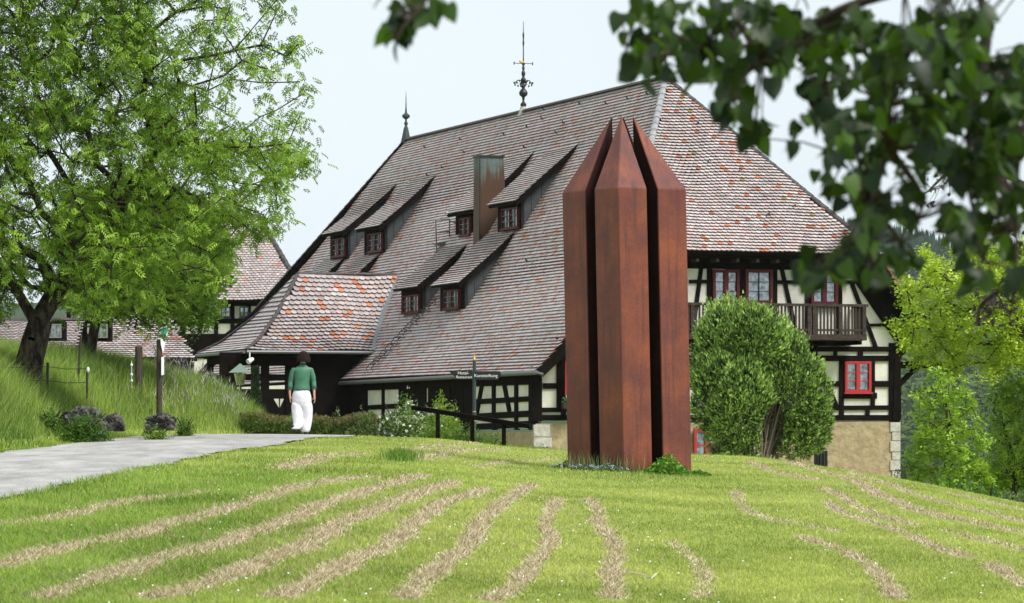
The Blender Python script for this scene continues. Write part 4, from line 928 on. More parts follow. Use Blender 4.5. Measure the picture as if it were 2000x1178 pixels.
def tpl_cluster(n, seed, spread=1., l=.5, w=.28):
    r = np.random.default_rng(seed); v = []
    for i in range(n):
        d = r.normal(0, 1, 3); d[2] = d[2]*.5-.1; c = r.normal(0, .28*spread, 3); v += leaflet(c, (d[0], d[1], 0), l*r.uniform(.7, 1.2), w, r.uniform(-.3, .6))
    v = np.array(v); return v, np.arange(len(v)).reshape(-1, 4)
def tpl_heart():
    p = [(0, 0), (.02, .12), (-.04, .3), (.1, .42), (.35, .42), (.65, .28), (1.0, 0), (.65, -.28), (.35, -.42), (.1, -.42), (-.04, -.3), (.02, -.12)]
    v = [(x, y, .25*abs(y)-.25*x*x) for x, y in p]+[(.3, 0, -.03), (.62, 0, -.1)]
    f = [(0, 1, 2, 3), (0, 3, 4, 12), (12, 4, 5, 13), (13, 5, 6, 6), (13, 6, 7, 7), (12, 13, 7, 8), (0, 12, 8, 9), (0, 9, 10, 11)]
    f = [(0, 1, 2, 3), (0, 3, 4, 12), (12, 4, 5, 13), (13, 5, 6, 7), (12, 13, 7, 8), (0, 12, 8, 9), (0, 9, 10, 11)]
    return np.array(v, float), np.array(f)
def tree_graph(base_pts, base_r, targets, r_tip=.008, pl=.22, seg=.45, sag=.0, seed=0):
    r = np.random.default_rng(seed); pos = [np.array(p, float) for p in base_pts]; par = [-1]+list(range(len(pos)-1)); dist = [0.]
    for i in range(1, len(pos)): dist.append(dist[-1]+np.linalg.norm(pos[i]-pos[i-1]))
    nb = len(pos); first = max(1, nb-4); tgt = np.array(targets); order = np.argsort(np.linalg.norm(tgt-pos[-1], axis=1)); P_ = np.array(pos)
    tips = []
    for t in tgt[order]:
        D = np.linalg.norm(P_[first:]-t, axis=1)+pl*np.array(dist[first:]); j = int(np.argmin(D))+first; p0 = P_[j]; d = t-p0; ln = np.linalg.norm(d)
        if ln < .05: continue
        k = max(1, int(ln/seg)); last = j; new = []
        off = r.normal(0, .06*ln, 3); off[2] += .08*ln-sag*ln
        for i in range(1, k+1):
            s = i/k; q_ = p0+d*s+off*math.sin(math.pi*s)*1.0+r.normal(0, .02*ln/k, 3)*(s < 1); new.append(q_); par.append(last); dist.append(dist[last]+ln/k); last = len(dist)-1
        P_ = np.vstack([P_, new]); tips.append(last)
    n = len(P_); rad = np.zeros(n); ch = np.zeros(n, int)
    for i in range(1, n): ch[par[i]] += 1
    acc = np.where(ch == 0, r_tip**2.3, 0.)
    for i in range(n-1, 0, -1): acc[par[i]] += acc[i]
    rad = acc**(1/2.3); sc_ = base_r/rad[0]; rad = np.where(rad > 0, r_tip*(rad/r_tip)**(math.log(base_r/r_tip)/math.log(max(rad[0]/r_tip, 1.01))), r_tip)
    return P_, np.array(par), rad, np.array(tips)
def limb_mesh(name, P_, par, rad, m, parent, n=5, rmin=0, rmax=9):
    idx = np.array([i for i in range(1, len(P_)) if rmin <= rad[i] < rmax]); a, b = P_[par[idx]], P_[idx]; d = b-a; d /= np.linalg.norm(d, axis=1, keepdims=True)+1e-9
    ref = np.where(np.abs(d[:, 2:3]) > .9, np.array([[1., 0, 0]]), np.array([[0, 0, 1.]])); x = np.cross(d, ref); x /= np.linalg.norm(x, axis=1, keepdims=True); y = np.cross(d, x)
    th = np.arange(n)*2*np.pi/n; ring = x[:, None]*np.cos(th)[None, :, None]+y[:, None]*np.sin(th)[None, :, None]
    ra = np.minimum(rad[par[idx]], rad[idx]*1.6)[:, None, None]; rb = rad[idx][:, None, None]
    V = np.concatenate([a[:, None]+ring*ra, b[:, None]+d[:, None]*rb*.3+ring*rb], 1).reshape(-1, 3); k = len(idx)
    o = np.arange(k)[:, None]*2*n; j = np.arange(n)[None]; Fc = np.stack([o+j, o+(j+1) % n, o+n+(j+1) % n, o+n+j], -1).reshape(-1, 4)
    return link(name, arr_mesh(name, V, Fc, None, True), m, parent)
def in_poly(x, y, poly):
    c = np.zeros(len(x), bool); n = len(poly)
    for i in range(n):
        x0, y0 = poly[i]; x1, y1 = poly[(i+1) % n]; t = ((y0 > y) != (y1 > y)) & (x < (x1-x0)*(y-y0)/(y1-y0+1e-9)+x0); c ^= t
    return c
def crown_points(n, poly, Yc, dep, shell=.0, dens=None):
    """points inside a crown whose outline was traced from the photo; depth is rounded around Yc"""
    P0 = np.array(poly, float); out = []
    cx, cy = P0.mean(0)
    while len(out) < n:
        x = R.uniform(P0[:, 0].min(), P0[:, 0].max(), 4*n); y = R.uniform(P0[:, 1].min(), P0[:, 1].max(), 4*n); k = in_poly(x, y, poly)
        if dens is not None: k &= R.random(4*n) < dens(x, y)
        x, y = x[k], y[k]; w = np.hypot((x-cx)/np.ptp(P0[:, 0])*2, (y-cy)/np.ptp(P0[:, 1])*2); u = R.uniform(-1, 1, len(x))
        if shell: u = np.sign(u)*np.abs(u)**shell
        Yq = Yc+u*dep*np.sqrt(np.clip(1.05-w**2, .08, 1)); out += list(zip((x-1000)/F*Yq, Yq, (HZ-y)/F*Yq))
    return np.array(out[:n])
def leaf_color(n, lo, hi, C=None, s=1.2, seed=0, dark=.0):
    t = R.random(n)*.55
    if C is not None: t = t+.45*np.clip(.5+.5*vnoise(C[:, 0]+C[:, 1]*.7, C[:, 2]+.3*C[:, 1], s, seed), 0, 1)
    c = mix(lo, hi, np.clip(t, 0, 1)); return c*R.uniform(.85, 1.15, (n, 1))
def near_twigs(P_, rad, n, spread, rmax=.03):
    k = np.nonzero(rad < rmax)[0]; i = R.choice(k, n); return P_[i]+R.normal(0, spread, (n, 3)), i
def make_tree(name, label, base_pts, base_r, targets, nleaf, size, tpl, lo, hi, group=None, spread=.22, r_tip=.006, seed=0, tilt=.5, extra=None, cat='tree', m='leaf', pl=.22, tubesn=5, droop=-.35, seg=.45, cs=1.2, crown_bias=None, barkm='bark'):
    b0 = base_pts[0]; t = empty(name, b0); tag(t, label, cat, group)
    P_, par, rad, tips = tree_graph(base_pts, base_r, targets, r_tip, pl, seg, seed=seed)
    n0 = len(base_pts); thick = max(base_r*.35, .02)
    limb_mesh('trunk', P_, par, rad, M[barkm], t, 9, base_r*.45, 99); limb_mesh('limbs', P_, par, rad, M['twig' if barkm == 'bark' else barkm], t, tubesn, 0, base_r*.45)
    C, i = near_twigs(P_, rad, nleaf, spread, max(r_tip*4, .02)); 
    if crown_bias is not None:
        k = crown_bias(C); C, i = C[k], i[k]
    if extra is not None: C = np.vstack([C, extra])
    n = len(C); ax = R.normal(0, 1, (n, 3)); ax[:, 2] = ax[:, 2]*.35+droop
    scatter('crown', C, ax, R.uniform(.75, 1.25, n)*size, tpl, M[m], leaf_color(n, lo, hi, C, cs, seed), t, tilt, 'stuff'); return t

GL, GH = (.024, .075, .008), (.33, .52, .055)
# big tree at left
cp = [(-260, -120), (560, -120), (575, -30), (590, 60), (606, 110), (604, 200), (585, 262), (610, 330), (570, 345), (540, 430), (500, 465), (450, 480), (415, 550), (375, 600), (345, 605), (300, 600), (230, 640), (170, 585), (110, 600), (60, 520), (0, 600), (-120, 620), (-260, 560)]
def dens(x, y):
    d = np.ones(len(x)); d[(x > 380) & (y < 260)] = .27; d[(x > 300) & (x <= 380) & (y < 170)] = .45; d[(x > 440) & (y >= 260)] = .6; d[(y > 520) & (x > 200)] = .55; return d
trunk = [P(24, 830, 74)-EZ*.4, P(38, 760, 74), P(46, 715, 74), P(62, 665, 74), P(74, 630, 74), P(110, 570, 74.3), P(160, 500, 74.6), P(230, 410, 74.6), P(300, 300, 74.5)]
tg = crown_points(1300, cp, 74, 3.1, dens=dens)
arch = [P(x, y, 73+k*.1) for k, (x, y) in enumerate([(330, 112), (345, 85), (380, 62), (400, 40), (440, 38), (490, 60), (530, 90), (405, 110), (455, 100), (510, 88), (560, 110), (585, 160), (60, 560), (20, 520), (-10, 480), (250, 610), (300, 640), (330, 600), (280, 590)])]
tg = np.vstack([np.array([tuple(v) for v in arch]), tg])
make_tree('broadleaf_tree', 'big bright green spring tree with leaning dark trunk on the left bank', trunk, .18, tg, 22000, .20, tpl_pinnate(4), GL, GH, seed=3, spread=.14, r_tip=.0115, droop=-.5, cs=1.3, tilt=.6)
m = MB(); m.tube([P(28, 800, 74)-EZ*.3, P(32, 770, 74), P(40, 715, 73.98), P(56, 660, 73.95), P(66, 625, 74), P(40, 580, 74), P(12, 540, 74.2), P(-30, 480, 74.3)], [.16, .135, .12, .12, .11, .09, .07, .05], 9); 
m.tube([P(60, 800, 74.1)-EZ*.3, P(64, 765, 74.1), P(72, 700, 74), P(84, 655, 74), P(96, 630, 74)], [.15, .14, .13, .12, .06], 9); t_ = bpy.data.objects['broadleaf_tree']; o = m.build('trunk', M['bark'], t_, smooth=True)
# second tree further back
cp2 = [(120, 420), (300, 360), (400, 420), (430, 490), (430, 560), (415, 610), (380, 625), (330, 610), (260, 600), (180, 600), (120, 560)]
tg = crown_points(380, cp2, 88, 2.2)
make_tree('broadleaf_tree', 'smaller dense tree with thin trunk behind the big left tree', [P(172, 800, 88)-EZ*.2, P(176, 700, 88), P(184, 640, 88), P(210, 560, 88), P(260, 500, 88)], .11, tg, 9000, .22, tpl_cluster(7, 5), (.035, .085, .012), (.19, .32, .04), seed=4, spread=.2)

# ---- trees on the right
YG, YH = (.13, .23, .014), (.62, .76, .08)
cpA = [(1752, 650), (1760, 560), (1800, 520), (1790, 500), (1850, 490), (1900, 470), (1960, 500), (2080, 430), (2300, 420), (2400, 640), (2200, 760), (2060, 790), (1990, 700), (1930, 745), (1900, 690), (1850, 740), (1820, 700), (1780, 720)]
tg = crown_points(420, cpA, 118, 3.2)
b0 = on_ground(2150, 118, -.5)
make_tree('oak_tree', 'spreading yellow-green oak with crooked dark limbs right of the house', [b0, P(2150, 850, 118), P(2120, 740, 118), P(2060, 680, 118), P(1985, 640, 118), P(1930, 600, 118)], .30, tg, 12500, .25, tpl_cluster(6, 8, .9, .42, .28), YG, YH, seed=8, spread=.13, r_tip=.016, droop=-.1)
cpB = [(1785, 960), (1775, 900), (1800, 830), (1785, 800), (1790, 760), (1830, 725), (1870, 740), (1900, 790), (1930, 850), (1925, 900), (1940, 960)]
tg = crown_points(170, cpB, 112, 1.2)
make_tree('young_maple', 'young maple with thin dark stem and lime leaves below the oak', [on_ground(1845, 112, -.4), P(1846, 930, 112), P(1850, 850, 112), P(1848, 780, 112)], .055, tg, 1500, .20, tpl_cluster(5, 9, .8, .45, .38), (.11, .22, .016), (.40, .58, .07), seed=9, spread=.11, r_tip=.010)
cpC = [(1915, 960), (1925, 850), (1940, 760), (2000, 740), (2120, 760), (2150, 960)]
tg = crown_points(300, cpC, 120, 1.8)
make_tree('fruit_tree', 'darker small tree with forked black trunk at the lawn edge', [on_ground(1982, 120, -.4), P(1980, 930, 120), P(1972, 880, 120), P(1960, 830, 120)], .12, tg, 3600, .22, tpl_cluster(6, 10, .9, .42, .3), (.08, .18, .015), (.42, .60, .06), seed=10, spread=.2)
# shrubs along the lawn edge, right
def shrub(name, label, px0, px1, ptop, Yq, n, lo, hi, size, dep=.8, group=None, cat='shrub', tpl=None, flowers=None, seed=0, pbot=None, top=None, m='leaf', sink=.3):
    g0 = on_ground((px0+px1)/2, Yq); w = (px1-px0)/F*Yq/2; zt = (HZ-ptop)/F*Yq; hgt = zt-g0.z+sink; c = Vector((g0.x, Yq, g0.z-sink)); t = empty(name, c); tag(t, label, cat, group)
    st = MB()
    for k in range(9):
        a = R.uniform(0, 6.28); q_ = c+Vector((math.cos(a)*w*.7, math.sin(a)*dep*.6, hgt*R.uniform(.6, .9))); st.tube([c+Vector((math.cos(a)*.1, math.sin(a)*.1, 0)), c.lerp(q_, .5)+EZ*.1, q_], [.02, .015, .006], 4)
    st.build('stems', M['twig'], t)
    r = R.random(n)**.5/1.18; ph = R.uniform(0, 6.28, n); el = np.arccos(R.uniform(0, 1, n)); lump = 1+.14*np.sin(ph*3+seed)+.10*np.sin(ph*5+el*6+seed*2)+.08*np.sin(el*9+seed)
    C = np.stack([c.x+w*r*np.sin(el)*np.cos(ph)*lump, c.y+dep*r*np.sin(el)*np.sin(ph)*lump, c.z+hgt*(r*np.cos(el)*lump)**.85*1.0], 1) if True else None
    lowp = R.random(n) < .35; C[lowp, 2] = c.z+R.uniform(.0, .6, lowp.sum())*hgt
    ax = R.normal(0, 1, (n, 3)); ax[:, 2] = np.abs(ax[:, 2])*.5
    scatter('foliage', C, ax, R.uniform(.7, 1.3, n)*size, tpl or tpl_cluster(5, 20, .9, .5, .3), M[m], leaf_color(n, lo, hi, C, 3., seed), t, .7, 'stuff')
    if flowers:
        nf, fc, fs = flowers; i = R.choice(n, nf); q_ = C[i]+np.array([0, -.05, .04])+(C[i]-np.array(c))*.07; scatter('blossom', q_, R.normal(0, 1, (nf, 3)), R.uniform(.6, 1.3, nf)*fs, tpl_cluster(5, 30, .6, .6, .5), M['hay'], np.tile(np.array([fc]), (nf, 1))*R.uniform(.85, 1.1, (nf, 1)), t, 1., 'stuff')
    return t
gS = 'shrubs along the right edge of the lawn'
for k, (x0, x1, yt, Yq, lo, hi, lb) in enumerate([
    (1740, 1815, 850, 118, (.02, .07, .015), (.12, .24, .03), 'dark green shrub hugging the right corner of the house'),
    (1800, 1900, 905, 106, (.05, .13, .01), (.28, .48, .05), 'green shrub under the young maple'),
    (1880, 1960, 925, 100, (.02, .07, .012), (.12, .24, .03), 'low dark shrub between maple and fruit tree'),
    (1930, 2040, 948, 90, (.05, .09, .03), (.24, .32, .13), 'pale grey-green shrub at the far right edge of the lawn'),
    (1755, 1850, 868, 150, (.06, .14, .01), (.32, .52, .05), 'yellow-green bush down the slope beyond the house corner'),
    (1860, 1990, 872, 160, (.03, .08, .012), (.17, .30, .04), 'broad green bush down the slope behind the young maple')]):
    shrub('shrub', lb, x0, x1, yt, Yq, 1500, lo, hi, .16, group=gS, seed=k, sink=.6)

# ---- yew beside the sculpture
yt = empty('yew_bush', on_ground(1480, 100, -.2)); tag(yt, 'large rounded evergreen bush with bare stems showing, right of the sculpture', 'bush')
lobes = [(1430, 690, 62, 95, 100), (1475, 662, 52, 60, 99.6), (1405, 765, 50, 75, 99.5), (1450, 800, 60, 85, 99.2), (1530, 750, 62, 90, 100.2), (1570, 790, 50, 80, 100.4), (1590, 830, 32, 50, 100.4), (1500, 700, 62, 80, 100.6), (1440, 868, 40, 35, 99.6), (1560, 860, 42, 34, 100.3), (1378, 720, 25, 60, 100), (1460, 632, 32, 28, 100), (1440, 850, 60, 42, 100.4), (1392, 665, 28, 42, 100.2), (1540, 690, 30, 40, 100.5), (1510, 860, 28, 30, 101.2)]
Cs, Ns, Hs = [], [], []
for lx, ly, rx_, ry_, lY in lobes:
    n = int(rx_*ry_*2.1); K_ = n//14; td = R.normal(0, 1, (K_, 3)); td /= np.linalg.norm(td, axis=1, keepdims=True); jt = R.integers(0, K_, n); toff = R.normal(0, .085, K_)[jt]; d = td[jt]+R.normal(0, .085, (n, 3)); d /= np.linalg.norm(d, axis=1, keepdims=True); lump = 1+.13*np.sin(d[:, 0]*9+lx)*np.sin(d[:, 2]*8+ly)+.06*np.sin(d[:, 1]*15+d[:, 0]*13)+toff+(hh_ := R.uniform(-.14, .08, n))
    s = lY/F; c = np.array(P(lx, ly, lY)); Cs.append(c+d*np.array([rx_*s, rx_*s*.95, ry_*s])*lump[:, None]); Ns.append(d); Hs.append(hh_)
C = np.concatenate(Cs); N_ = np.concatenate(Ns)
# hollow where the stems show
hx, hy = 1000+F*C[:, 0]/C[:, 1], HZ-F*C[:, 2]/C[:, 1]
hol = ((hx-1508)/24)**2+((hy-(840+(hx-1505)*-.6))/48)**2 < 1; k = ~(hol & (C[:, 1] < 100.3)) & (hy < 902); C, N_ = C[k], N_[k]; HH = np.concatenate(Hs)[k]
def tpl_spray():
    v = []
    for i in range(7):
        t = .12+.11*i
        for sg in (-1, 1): v += leaflet((t, 0, .1*t), (.75, sg*.8, .15), .32*(1.1-t*.6), .085, -.1)
    v += leaflet((.1, 0, 0), (1, 0, .1), 1.0, .10, -.2)
    v = np.array(v); return v, np.arange(len(v)).reshape(-1, 4)
n = len(C); ax = N_*.8+R.normal(0, .35, (n, 3))+np.array([0, 0, .55])
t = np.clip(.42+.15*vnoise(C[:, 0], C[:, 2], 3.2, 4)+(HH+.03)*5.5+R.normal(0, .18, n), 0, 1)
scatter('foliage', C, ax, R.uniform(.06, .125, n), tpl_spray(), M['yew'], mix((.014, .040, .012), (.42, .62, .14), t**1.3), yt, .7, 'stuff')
st = MB()
for k in range(46):
    x0, y0 = R.uniform(1440, 1520), 905; x1, y1 = R.uniform(1400, 1590), R.uniform(640, 790); Y0, Y1 = R.uniform(99.8, 100.6), R.uniform(99.6, 101)
    if k < 20: x0, x1, y1, Y1, Y0 = R.uniform(1460, 1505), R.uniform(1500, 1560), R.uniform(690, 780), R.uniform(99.9, 100.5), 100.2
    if k > 38: x0 = R.uniform(1460, 1490); x1 = x0+R.uniform(-12, 12); y1 = 830; Y0 = Y1 = 98.9
    a, b = P(x0, y0, Y0), P(x1, y1, Y1); mid = a.lerp(b, .5)+Vector((R.uniform(-.15, .1), 0, R.uniform(-.05, .15))); st.tube([a, mid, b], [.026, .02, .008], 5)
st.build('stems', mat('yew_stem', (.16, .125, .10), .9), yt)
# ---- litter bin
lb = empty('litter_bin', on_ground(1603, 112)); lb.location.z = P(0, 925, 112).z; tag(lb, 'black slatted litter bin standing by the tan stone wall', 'bin')
m = MB(); c0 = P(1603, 925, 112)
for k in range(12):
    a = k*math.pi/6; m = MB(); c = c0+Vector((math.cos(a)*.17, math.sin(a)*.17, 0)); m.prism([c+Vector((-math.sin(a)*.032+q_*0, math.cos(a)*.032, 0)) if i_ == 0 else c+Vector((math.sin(a)*.032, -math.cos(a)*.032, 0)) if i_ == 1 else c+Vector((math.sin(a)*.032+math.cos(a)*.015, -math.cos(a)*.032+math.sin(a)*.015, 0)) if i_ == 2 else c+Vector((-math.sin(a)*.032+math.cos(a)*.015, math.cos(a)*.032+math.sin(a)*.015, 0)) for i_ in range(4) for q_ in (0,)], (0, 0, .62)); m.build('slat', M['iron'], lb)
m = MB()
for z_ in (.05, .56): m.tube([c0+Vector((math.cos(a)*.16, math.sin(a)*.16, z_)) for a in np.linspace(0, 2*math.pi, 17)], .018, 5, False)
m.tube([c0+Vector((-.16, 0, .56)), c0+Vector((-.16, 0, .66)), c0+Vector((0, 0, .68)), c0+Vector((.16, 0, .66)), c0+Vector((.16, 0, .56))], .014, 5); m.lathe(c0, [(.13, .04), (.13, .55)], 10); m.build('hoop_frame', M['iron'], lb)

# ---- wooden handrail
hr = empty('wooden_handrail', on_ground(920, 84)); tag(hr, 'dark wooden handrail sloping down beside the shrubs', 'handrail')
A_, B_ = P(806, 796, 84), P(1036, 833, 82); m = MB(); m.bar(A_, B_, .09, .09); m.build('rail', M['timber'], hr)
for px in (856, 924, 985):
    t = (px-806)/230; c = A_.lerp(B_, t); m = MB(); m.bar(Vector((c.x, c.y, c.z-1.0)), c-EZ*.04, .085, .085, up=(0, 1, 0)); m.build('post', M['timber'], hr)
# ---- direction sign
YS = 93; sg = empty('direction_sign', P(926, 870, YS)); tag(sg, 'black fingerpost with gilded tip and two arrow boards reading Hotel-Restaurant and Kunststiftung', 'signpost')
m = MB(); m.tube([P(926.5, 900, YS), P(926.5, 704, YS)], .04, 8); m.build('pole', mat('blue_grey_post', (.03, .045, .055), .5), sg)
kx = YS/F
m = MB(); m.lathe(P(926.5, 706, YS), [(3*kx, 0), (3.2*kx, 1*kx), (2*kx, 2*kx), (2.6*kx, 4*kx), (1.4*kx, 8*kx), (.3*kx, 14*kx)], 8); m.build('gilded_tip', M['gold'], sg)
m = MB(); m.lathe(P(926.5, 807, YS), [(3*kx, 0), (3.6*kx, 3*kx), (2.8*kx, 7*kx)], 8); m.lathe(P(926.5, 825, YS), [(3*kx, 0), (3.6*kx, 3*kx), (2.8*kx, 6*kx)], 8); m.build('gilded_band', M['gold'], sg)
def board(pts, name='board', m_='signb', Yq=YS-.05, par=sg, th=.02):
    m = MB(); m.prism([P(x, y, Yq) for x, y in pts], (0, th, 0)); return m.build(name, M[m_], par)
b1 = board([(875, 724), (923, 724), (923, 741), (893, 741)]); b2 = board([(929, 725), (976, 725), (980, 733), (972, 742), (929, 742)])
text('Hotel-', 8.5*kx, P(905, 728.8, YS-.055), (1, 0, 0), (0, 0, 1), M['white'], b1); text('Restaurant', 7.2*kx, P(906.5, 736.6, YS-.055), (1, 0, 0), (0, 0, 1), M['white'], b1)
text('Kunststiftung', 8.6*kx*1.0, P(949, 734, YS-.055), (1, 0, 0), (0, 0, 1), M['white'], b2)

# ---- posts on the bank
def post(name, label, px, ytop, ybot, Yq, w, m_='postw', cat='post', lean_=0, parent=None):
    Yq = ground_hit(px, ybot).y if name != 'reserve_sign' else Yq; a, b = P(px, ybot, Yq)-EZ*.3, P(px+lean_, ytop, Yq); t = empty(name, a); tag(t, label, cat)
    m = MB(); m.tube([a, a.lerp(b, .5), b-EZ*.01, b], [w/2, w/2, w/2, w*.42], 9); m.build('shaft', M[m_], t); return t
post('wooden_post', 'thick round wooden post on the bank, left of the reserve sign post', 271, 676, 772, 86, .16)
t = post('reserve_sign', 'wooden post carrying a green and white nature reserve sign seen almost edge-on', 311, 664, 790, 85, .12, cat='sign')
def plate(pts, col, Yq=84.85, dy=.35, par=t, name='plate', th=.015):
    # plate turned away: its right side stands further back
    x0 = min(p[0] for p in pts); x1 = max(p[0] for p in pts); m = MB(); m.prism([P(x, y, Yq+dy*(x-x0)/(x1-x0)) for x, y in pts], (.004, th, 0)); return m.build(name, M[col], par)
plate([(313, 641), (325, 637), (327, 650), (318, 690), (314, 672)], 'white', name='triangular_plate'); plate([(314.5, 642), (326, 638), (326.5, 648), (321, 662), (316, 650)], 'signg', Yq=84.82, name='green_emblem'); plate([(315, 698), (320, 697), (320, 732), (315, 733)], 'white', dy=.15, name='lower_plate')
post('fence_stake', 'thin dark fence stake between trunk and rocks, leftmost of the stakes', 93, 708, 790, 72, .05); st2 = post('fence_stake', 'short pale fence stake with a white insulator above the big rock', 170, 718, 800, 72, .045)
m = MB(); m.ell(P(172, 722, 71.95), (.03, .03, .05)); m.build('insulator', M['white'], st2)
post('fence_stake', 'grey slanted stake in the tall grass behind the tree', 150, 655, 760, 80, .05, lean_=8)
fw = empty('fence_wire', P(60, 730, 72)); tag(fw, 'two thin slack wires strung from the trunk to the stakes', 'wire')
m = MB()
for y0 in (718, 745):
    m.tube([P(-60, y0-4, 72), P(20, y0, 72), P(93, y0-2, 72), P(130, y0+3, 72), P(170, y0+2, 72)], .006, 4)
m.build('wire', M['iron'], fw)
m = MB()
for y_ in (713, 732, 744, 757): m.ell(P(257, y_, 85.9), (.03, .03, .035))
ins = empty('gate_insulators', P(257, 740, 86)); tag(ins, 'row of four small white insulators hanging left of the thick post', 'insulators'); m.tube([P(257, 705, 86), P(257, 765, 86)], .008, 4); m.build('insulator_strip', M['white'], ins)

# ---- rocks
def rock(label, x0, x1, y0, y1, Yq, seed):
    c = P((x0+x1)/2, (y0+y1)/2+13, Yq); rx_, rz_ = (x1-x0)/2/F*Yq, (y1-y0)/2/F*Yq; bm = bmesh.new(); bmesh.ops.create_icosphere(bm, subdivisions=5, radius=1); r = np.random.default_rng(seed)
    from mathutils import noise
    for v in bm.verts:
        p = v.co.copy(); d = noise.fractal(p*1.6+Vector((seed, 0, 0)), 1.0, 2.1, 4)*.28+noise.turbulence(p*4+Vector((0, seed, 0)), 4, True)*.16-.10+.05*noise.cell(p*7); v.co = p*(1+d)
        if v.co.z < -.55: v.co.z = -.55
    me = bpy.data.meshes.new('rock'); bm.to_mesh(me); bm.free(); me.transform(Matrix.Diagonal((rx_, rx_*.9, rz_, 1))); me.materials.append(M['stone']); o = bpy.data.objects.new('rock', me); COL.objects.link(o); o.location = c; o.rotation_euler[2] = seed; tag(o, label, 'rock', 'weathered rocks at the roadside')
rock('large dark weathered rock half covered by weeds beside the road', 112, 212, 778, 860, 69, 2); rock('smaller round grey rock at the road, right of the large one', 280, 350, 794, 838, 72, 5); rock('low rock joined to the right end of the large rock', 196, 246, 795, 840, 70, 9)
shrub('weed_clump', 'leafy weed clump growing in front of the large rock', 100, 225, 800, 67.8, 2600, (.03, .09, .012), (.16, .29, .04), .07, dep=.35, cat='plant', seed=3, sink=.1)
shrub('weed_clump', 'ragged weeds between the tree trunk and the large rock', 60, 130, 790, 68.5, 1000, (.03, .09, .012), (.16, .29, .04), .07, dep=.3, cat='plant', seed=5, sink=.1)
shrub('weed_clump', 'grassy weeds beside the small round rock', 338, 385, 806, 76, 600, (.05, .12, .012), (.2, .34, .05), .07, dep=.3, cat='plant', seed=6, sink=.1)
gt = ground_hit(784, 897); q1 = gt.x+R.normal(0, .10, 900); q2 = gt.y+R.normal(0, .7, 900)
blades('uncut_grass', q1, q2, R.uniform(.05, .17, 900), np.full(900, .014), mix((.05, .12, .015), (.20, .33, .05), R.random(900)), M['grass'], .8, label='dark tuft of uncut grass on the lawn left of the sculpture')
shrub('weed_clump', 'short weeds at the foot of the small round rock', 268, 345, 826, 71, 700, (.05, .12, .012), (.22, .36, .05), .06, dep=.2, cat='plant', seed=7, sink=.1)

# ---- hedge and shrubs behind the road crest
hg = empty('hedge', on_ground(590, 91)); tag(hg, 'low clipped hedge with reddish tips behind the walking woman', 'hedge')
n = 15000; hx = R.uniform(470, 735, n); top_ = 811+3*np.sin(hx*.06)+3*np.sin(hx*.021+1); yy_ = top_+(R.random(n)**.8)*52; Yq = R.uniform(89.6, 91.2, n); C = np.stack([(hx-1000)/F*Yq, Yq, (HZ-yy_)/F*Yq], 1)
cc = leaf_color(n, (.03, .075, .012), (.19, .27, .05), C, 4, 2); tp = (yy_-top_) < 12; cc[tp & (R.random(n) < .5)] = (.20, .13, .07)
scatter('foliage', C, np.abs(R.normal(0, 1, (n, 3)))*np.sign(R.normal(0, 1, (n, 3)))*np.array([1, 1, .2])+np.array([0, 0, .6]), R.uniform(.05, .09, n), tpl_cluster(5, 41, .9, .6, .3), M['leaf'], cc, hg, .8, 'stuff')
st = MB()
for x in range(475, 735, 10): st.tube([P(x, 860, 90.4), P(x+R.uniform(-4, 4), 818, 90.4)], [.012, .005], 4)
st.build('stems', M['twig'], hg)
gH = 'shrubs behind the crest of the road'
shrub('shrub', 'dusky green shrub at the right end of the low hedge', 672, 760, 800, 89.5, 2600, (.04, .085, .02), (.20, .26, .08), .10, group=gH, seed=11, sink=.4)
shrub('flowering_shrub', 'white-flowering shrub left of the handrail', 735, 850, 768, 89, 3300, (.035, .09, .012), (.20, .32, .05), .11, group=gH, seed=12, flowers=(1000, (.75, .76, .68), .055), sink=.4)
shrub('shrub', 'bright green shrub behind the handrail with scattered white blossoms', 815, 905, 762, 90, 3200, (.05, .12, .012), (.30, .42, .05), .11, group=gH, seed=13, flowers=(180, (.78, .78, .72), .05), sink=.4)
shrub('shrub', 'leafy weeds around the foot of the handrail', 790, 950, 812, 86, 4200, (.035, .09, .012), (.22, .34, .05), .09, group=gH, seed=14, sink=.4)
shrub('shrub', 'low weeds trailing down along the handrail to the stone corner', 890, 1010, 838, 86, 3200, (.035, .09, .012), (.20, .32, .05), .08, group=gH, seed=15, sink=.4)
shrub('shrub', 'sparse low plants at the base of the stone corner', 985, 1090, 868, 88, 1200, (.03, .08, .012), (.15, .24, .04), .07, group=gH, seed=16, sink=.3)
shrub('rose_twig', 'single pale green shoot rising above the hedge beside the woman', 645, 668, 782, 90, 60, (.2, .3, .08), (.4, .5, .2), .09, dep=.1, cat='plant', seed=17, sink=.1)
def conifer(label, px, ytop, ybot, Yq, wpx):
    b, t_ = P(px, ybot, Yq), P(px, ytop, Yq); o = empty('columnar_conifer', b); tag(o, label, 'conifer'); m = MB(); m.tube([b-EZ, t_], [.05, .01], 6); m.build('stem', M['twig'], o); n = 1500; h = R.random(n); r = (1-h)**.7*wpx/F*Yq*R.uniform(.5, 1, n)**.5; a = R.uniform(0, 6.28, n)
    C = np.stack([b.x+r*np.cos(a), b.y+r*np.sin(a), b.z+(t_.z-b.z)*h], 1); scatter('foliage', C, np.stack([np.cos(a), np.sin(a), np.full(n, .8)], 1), R.uniform(.08, .15, n), tpl_spray(), M['yew'], leaf_color(n, (.012, .03, .014), (.05, .09, .03), C, 3, 1), o, .6, 'stuff')
conifer('dark columnar conifer standing in front of the porch posts', 499, 718, 870, 140, 16); conifer('small dark conifer at the left end of the porch', 424, 735, 860, 140, 9)
